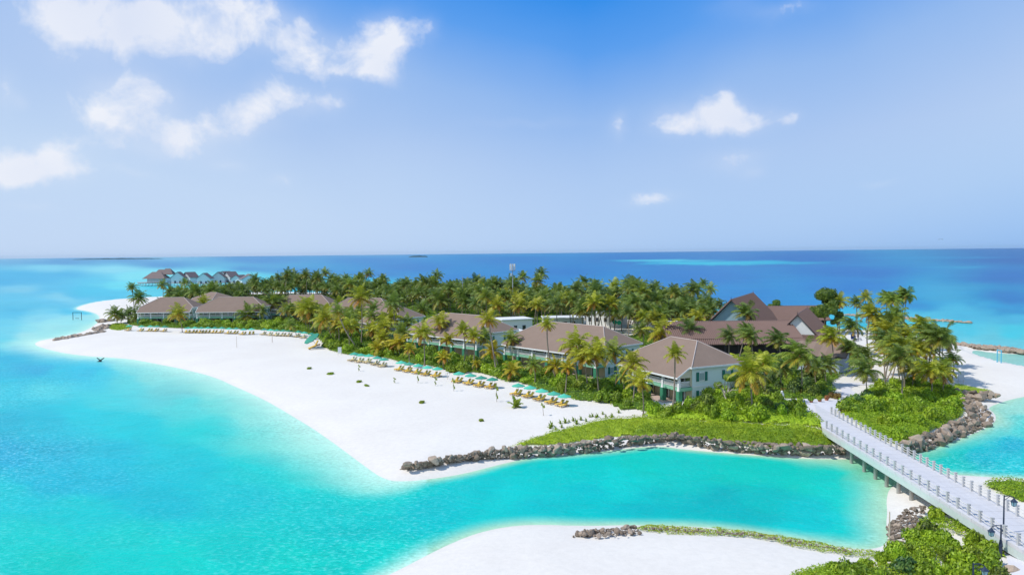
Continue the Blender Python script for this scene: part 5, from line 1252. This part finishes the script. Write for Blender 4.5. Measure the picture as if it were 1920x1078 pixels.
PAR = parasol_proto(); LNG = lounger_proto(M_CUSH); LNP = lounger_proto(M_CUSHP); used = {}
def put(proto, loc, rz, lab, cat, group, k=1.0):
    o = proto if proto.name not in used else copy_tree(proto); used[proto.name] = 1
    o.location = loc; o.rotation_euler = (0, 0, rz); o.scale = (k, k, k); return tag(o, lab, cat, group)
ROWS = [('the nearest row', 22.5, LNG, [(972, 718), (994, 722), (1016, 728), (1038.5, 733.5), (1058, 738.5)]),
        ('the second-nearest row', 20.5, LNG, [(861, 696), (882.7, 699.6), (902.3, 704), (923.3, 707)]),
        ('the third-nearest row', 18.5, LNG, [(752.3, 675.8), (767.5, 678.6), (784.6, 681.5), (801.8, 685), (820.5, 687.8)]),
        ('the fourth-nearest row', 16.8, LNP, [(664.6, 660), (677, 662.2), (692, 663.4), (707.6, 667.4), (720.2, 670.6)]),
        ('the curved far row', 12.5, LNP, [(496, 615.3), (507.6, 616.4), (519.3, 617.2), (531.5, 617.5), (543.5, 617.9), (560, 619.4), (571, 621.5), (584.4, 624)]),
        ('the long far row', 11.5, LNG, [(352.8, 612.9), (365.6, 612.7), (377.9, 613), (390, 612.8), (403, 613), (416, 613), (430, 614.4), (443, 614.2), (457.2, 616), (472, 615.5)]),
        ('the far left row', 11.0, LNG, [(242.6, 609.2), (265.6, 610.2), (282.2, 610.2), (294.4, 610.3), (309.4, 610.9)])]
for rn, dz, lp, tops in ROWS:
    n = len(tops); bs = [GG(x, y+dz) for x, y in tops]
    for i, q in enumerate(bs):
        a, c = bs[max(0, i-1)], bs[min(n-1, i+1)]; al = (c-a).normalized(); fr = Vector((al.y, -al.x, 0))
        if fr.y > 0: fr = -fr
        od = 'leftmost' if i == 0 else 'rightmost' if i == n-1 else ORD[i]+' from left'
        h = hgt(tops[i][0], tops[i][1], q)[0]-q.z
        k = max(.9, min(1.18, h/2.62)); put(PAR, q, rs.uniform(0, .7), f'teal parasol, {od} in {rn}', 'parasol', 'teal parasols on the beach', k)
        sp = (c-a).length/max(1, (min(n-1, i+1)-max(0, i-1)))
        # feet point to the sea and a little to the left
        rot = math.atan2(-fr.y, -fr.x)
        for s, w in ((-1, 'left'), (1, 'right')):
            p = q+al*s*min(.62, sp*.26)+fr*.55+Vector((rs.uniform(-.07, .07), rs.uniform(-.07, .07), 0)); p.z = gz(p.x, p.y)+.01
            put(lp, p, rot+rs.uniform(-.08, .08), f'yellow lounger, {w} one under the {od} parasol of {rn}', 'sun lounger', 'yellow sun loungers on the beach', 1.08)
# the lone tilted parasol with its raised lounger
q = GG(596, 651); o = put(PAR, q, .3, 'lone teal parasol tilted on its side at the green corner', 'parasol', 'teal parasols on the beach', 1.75); o.rotation_euler = (.25, -.55, .2)
q = GG(592, 654); o = put(LNG, q+Vector((0, -.8, .3)), -1.2, 'yellow lounger propped steeply under the lone tilted parasol', 'sun lounger', 'yellow sun loungers on the beach', 1.9); o.rotation_euler = (0, -.35, .5)

# ------------------------------------------------------------------ small things
def post_thing(name, px, py, h, r, mat, label, cat, group=None):
    q = GG(px, py); o = MB(); o.tube([(0, 0, 0), (0, 0, h*.98), (0, 0, h)], [r, r*.8, r*.4], 6); ob = o.build(name, mat); ob.location = q; return tag(ob, label, cat, group)
post_thing('volleyball_post', 444, 652, 3.6, .07, M_POLE, 'left of two thin posts standing on the open far beach', 'post', 'volleyball posts')
post_thing('volleyball_post', 510.5, 642, 3.6, .07, M_WOOD, 'right, darker one of two thin posts on the far beach, nearer the loungers', 'post', 'volleyball posts')
b_ = post_thing('dead_pole', 1667, 1040, 4.3, .07, M_POLE, 'thin bare pole leaning at the corner of the lagoon, bottom right', 'pole')
post_thing('radio_mast', 868, 590, 18, .16, M_GREY, 'slim grey mast rising among the grove palms left of the tower', 'mast')
post_thing('radio_mast', 511, 560, 14, .14, M_GREY, 'thin mast beyond the far left part of the palm grove', 'mast')
def sign(px, py, w, h, z, mat, label, two=True):
    q = GG(px, py); t = empty('sign_board', tuple(q), .2); tag(t, label, 'sign')
    b = MB(); b.box((0, 0, z+h/2), (w, .06, h)); b.build('board', mat, t)
    for s in ((-1, 1) if two else (1,)): b = MB(); b.box((s*w*.45, .05, (z+h)/2), (.08, .06, z+h)); b.build('post', M_POLE, t)
sign(637, 665, 1.0, 1.7, .5, M_WHITE, 'white notice board standing at the green corner of the beach')
sign(1802, 717, 1.5, 2.0, .5, M_GREY, 'grey board at the edge of the right-hand beach beside the headland palms')
q = GG(839, 711); t = empty('lifebuoy_stand', tuple(q)); tag(t, 'white lifebuoy on a short stand between two lounger rows', 'lifebuoy')
bm = bmesh.new(); b = MB(); 
for i in range(14):
    a0, a1 = 2*math.pi*i/14, 2*math.pi*(i+1)/14; b.tube([(.42*math.cos(a0), 0, 1.25+.42*math.sin(a0)), (.42*math.cos(a1), 0, 1.25+.42*math.sin(a1))], .11, 6)
b.build('ring', M_WHITE, t); b = MB(); b.box((0, .1, .8), (.1, .08, 1.6)); b.build('post', M_POLE, t)
# swing frames
def swing(px0, px1, py, ytop, mat, label, z0=WZ, dy=0.0, seat=True):
    a, c = G(px0, py, z0), G(px1, py+dy, z0); ztop = hgt(px0, ytop, a)[0]; t = empty('swing_frame', tuple(a)); tag(t, label, 'swing frame'); d = c-a; H = ztop-a.z
    for p in (Vector((0, 0, 0)), d): b = MB(); b.tube([p+Vector((0, 0, -.8)), p+Vector((0, 0, H))], .13, 6); b.build('post', mat, t)
    b = MB(); b.tube([Vector((0, 0, H-.1)), d+Vector((0, 0, H-.1))], .12, 6); b.build('crossbar', mat, t)
    if seat:
        for k in (.3, .7): b = MB(); b.tube([d*k+Vector((0, 0, H-.1)), d*k+Vector((0, 0, H*.25))], .03, 4); b.build('rope', M_ROPE, t)
        b = MB(); b.tube([d*.28+Vector((0, 0, H*.22)), d*.72+Vector((0, 0, H*.22))], .12, 5); b.build('seat', mat, t)
swing(137, 153, 600, 585.5, M_DARK, 'dark swing frame standing in the shallow water at far left')
swing(1869.5, 1877, 681, 655, M_BLUE, 'sky blue swing frame on the right-hand beach', z0=-.2, dy=1.5, seat=False)
# black bird-like float near the left shallows: crossed dark arms on a buoy
q = G(188, 678, WZ); t = empty('mooring_float', tuple(q)); tag(t, 'black crossed-arm float sitting in the shallows at left', 'float')
b = MB(); b.tube([(-.9, 0, -.1), (0, 0, .35), (1.15, 0, 1.1)], [.16, .2, .12], 6); b.build('long_arm', M_DARK, t)
b = MB(); b.tube([(-.95, 0, 1.15), (0, 0, .4), (.6, 0, -.1)], [.1, .17, .12], 6); b.build('short_arm', M_DARK, t)
b = MB(); b.tube([(0, 0, -.15), (0, 0, .1), (0, 0, .25)], [.45, .4, .15], 10); b.build('buoy', M_DARK, t)
# mobile tower
q = GG(962, 598); zt = hgt(962, 494, q)[0]; t = empty('antenna_tower', tuple(q)); tag(t, 'tall grey antenna tower with white panels above the palms', 'tower'); H = zt-q.z
b = MB(); b.tube([(0, 0, 0), (0, 0, H-.3)], [.30, .14], 8); b.build('mast', M_GREY, t)
b = MB(); b.tube([(0, 0, H-3.2), (0, 0, H-3.0)], [1.1, 1.15], 10); b.build('platform', M_GREY, t)
for i in range(6):
    a = i*math.pi/3+.3; b = MB(); b.box((1.1*math.cos(a), 1.1*math.sin(a), H-1.5), (.36, .22, 2.7), 0, a); b.build('antenna_panel', M_WHITE, t)
b = MB(); b.box((-.7, -.2, H-4.8), (.5, .4, 1.2)); b.build('relay_box', M_WHITE, t)
# far islets
def islet(px0, px1, py, hgt_px, dep, label, seed):
    r = random.Random(seed); a, c = depth_pt(px0, py, dep), depth_pt(px1, py, dep); w = c.x-a.x; N = 40; b = MB(); V = []; H = hgt_px/FPX*dep; D = w*.3
    for j in range(7):
        for i in range(N+1):
            s = i/N; prof = (math.sin(math.pi*s)**.35)*math.sin(math.pi*j/6)**.5; V.append((a.x+w*s, dep+D*(j/6-.5), WZ-1+(1+H*(.45+.55*r.random()))*prof))
    F = [(j*(N+1)+i, j*(N+1)+i+1, (j+1)*(N+1)+i+1, (j+1)*(N+1)+i) for j in range(6) for i in range(N)]; b.poly(V, F)
    o = b.build('islet', principled('hazy_island_green', (.05, .09, .10), .9, .2, .01, .05)); tag(o, label, 'islet')
    b = MB(); b.box((a.x+w/2, dep-D*.5, WZ+.4), (w*.9, D*.1, 1.5)); s_ = b.build('beach', M_SAND, o)
islet(766, 802, 476, 3.6, 6500, 'small wooded islet on the horizon left of the tower', 1)
islet(140, 300, 481.5, 2.4, 9000, 'long low island on the horizon at far left', 2)
# sails of a far kite over the right horizon
d = depth_pt(1764, 449.5, 1600); t = empty('parasail', tuple(d)); tag(t, 'tiny dark parasail hanging over the right horizon', 'parasail')
b = MB(); n = 8; P_ = [(4.5*math.cos(math.pi*i/n), 0, 1.6*math.sin(math.pi*i/n)) for i in range(n+1)]
b.poly([(x, y-1.2, z) for x, y, z in P_]+[(x, y+1.2, z) for x, y, z in P_]+[(x, y, z-.25) for x, y, z in P_], [(i, i+1, n+1+i+1, n+1+i) for i in range(n)]+[(i, 2*n+2+i, 2*n+3+i, i+1) for i in range(n)]); b.build('canopy', M_DARK, t)
# seaside furniture group by the right shore
for i, (px, py) in enumerate(((1600, 638), (1605, 640), (1612, 638))):
    q = GG(px, py); t = empty('beach_chair', tuple(q), .6*i); tag(t, ('left', 'middle', 'right')[i]+' dark blue beach chair in the cluster by the right shore', 'chair', 'dark chairs by the right shore')
    mt = principled('navy_fabric', (.02, .04, .14), .7, .1, 2, .2)
    b = MB(); b.box((0, 0, .55), (1.1, 1.0, .15)); b.build('seat', mt, t); b = MB(); b.box((0, .5, 1.2), (1.1, .18, 1.4)); b.build('backrest', mt, t)
    for x in (-.45, .45):
        for y in (-.4, .4): b = MB(); b.box((x, y, .24), (.08, .08, .48)); b.build('leg', M_DARK, t)

for o in COL.objects:
    if 'label' in o and len(str(o['label']).split()) > 16: print('LONG', o.name, o['label'])

# pale air
HAZE = 1.1e-5
if HAZE:
    me = bpy.data.meshes.new('haze'); bm = bmesh.new(); bmesh.ops.create_cube(bm, size=1.0)
    bmesh.ops.scale(bm, vec=(64000, 36000, 100), verts=bm.verts[:]); bmesh.ops.translate(bm, vec=(0, 15500, 46), verts=bm.verts[:]); bm.to_mesh(me); bm.free()
    hm = bpy.data.materials.new('haze'); hm.use_nodes = True; T = NT(hm.node_tree); T.n.clear(); o = T.add('ShaderNodeOutputMaterial')
    v = T.add('ShaderNodeVolumePrincipled', ins={'Color': (.58, .80, 1, 1), 'Density': HAZE, 'Anisotropy': .2}); T.l.new(v.outputs[0], o.inputs['Volume'])
    ho = link('haze', me, None, hm); tag(ho, kind='stuff')
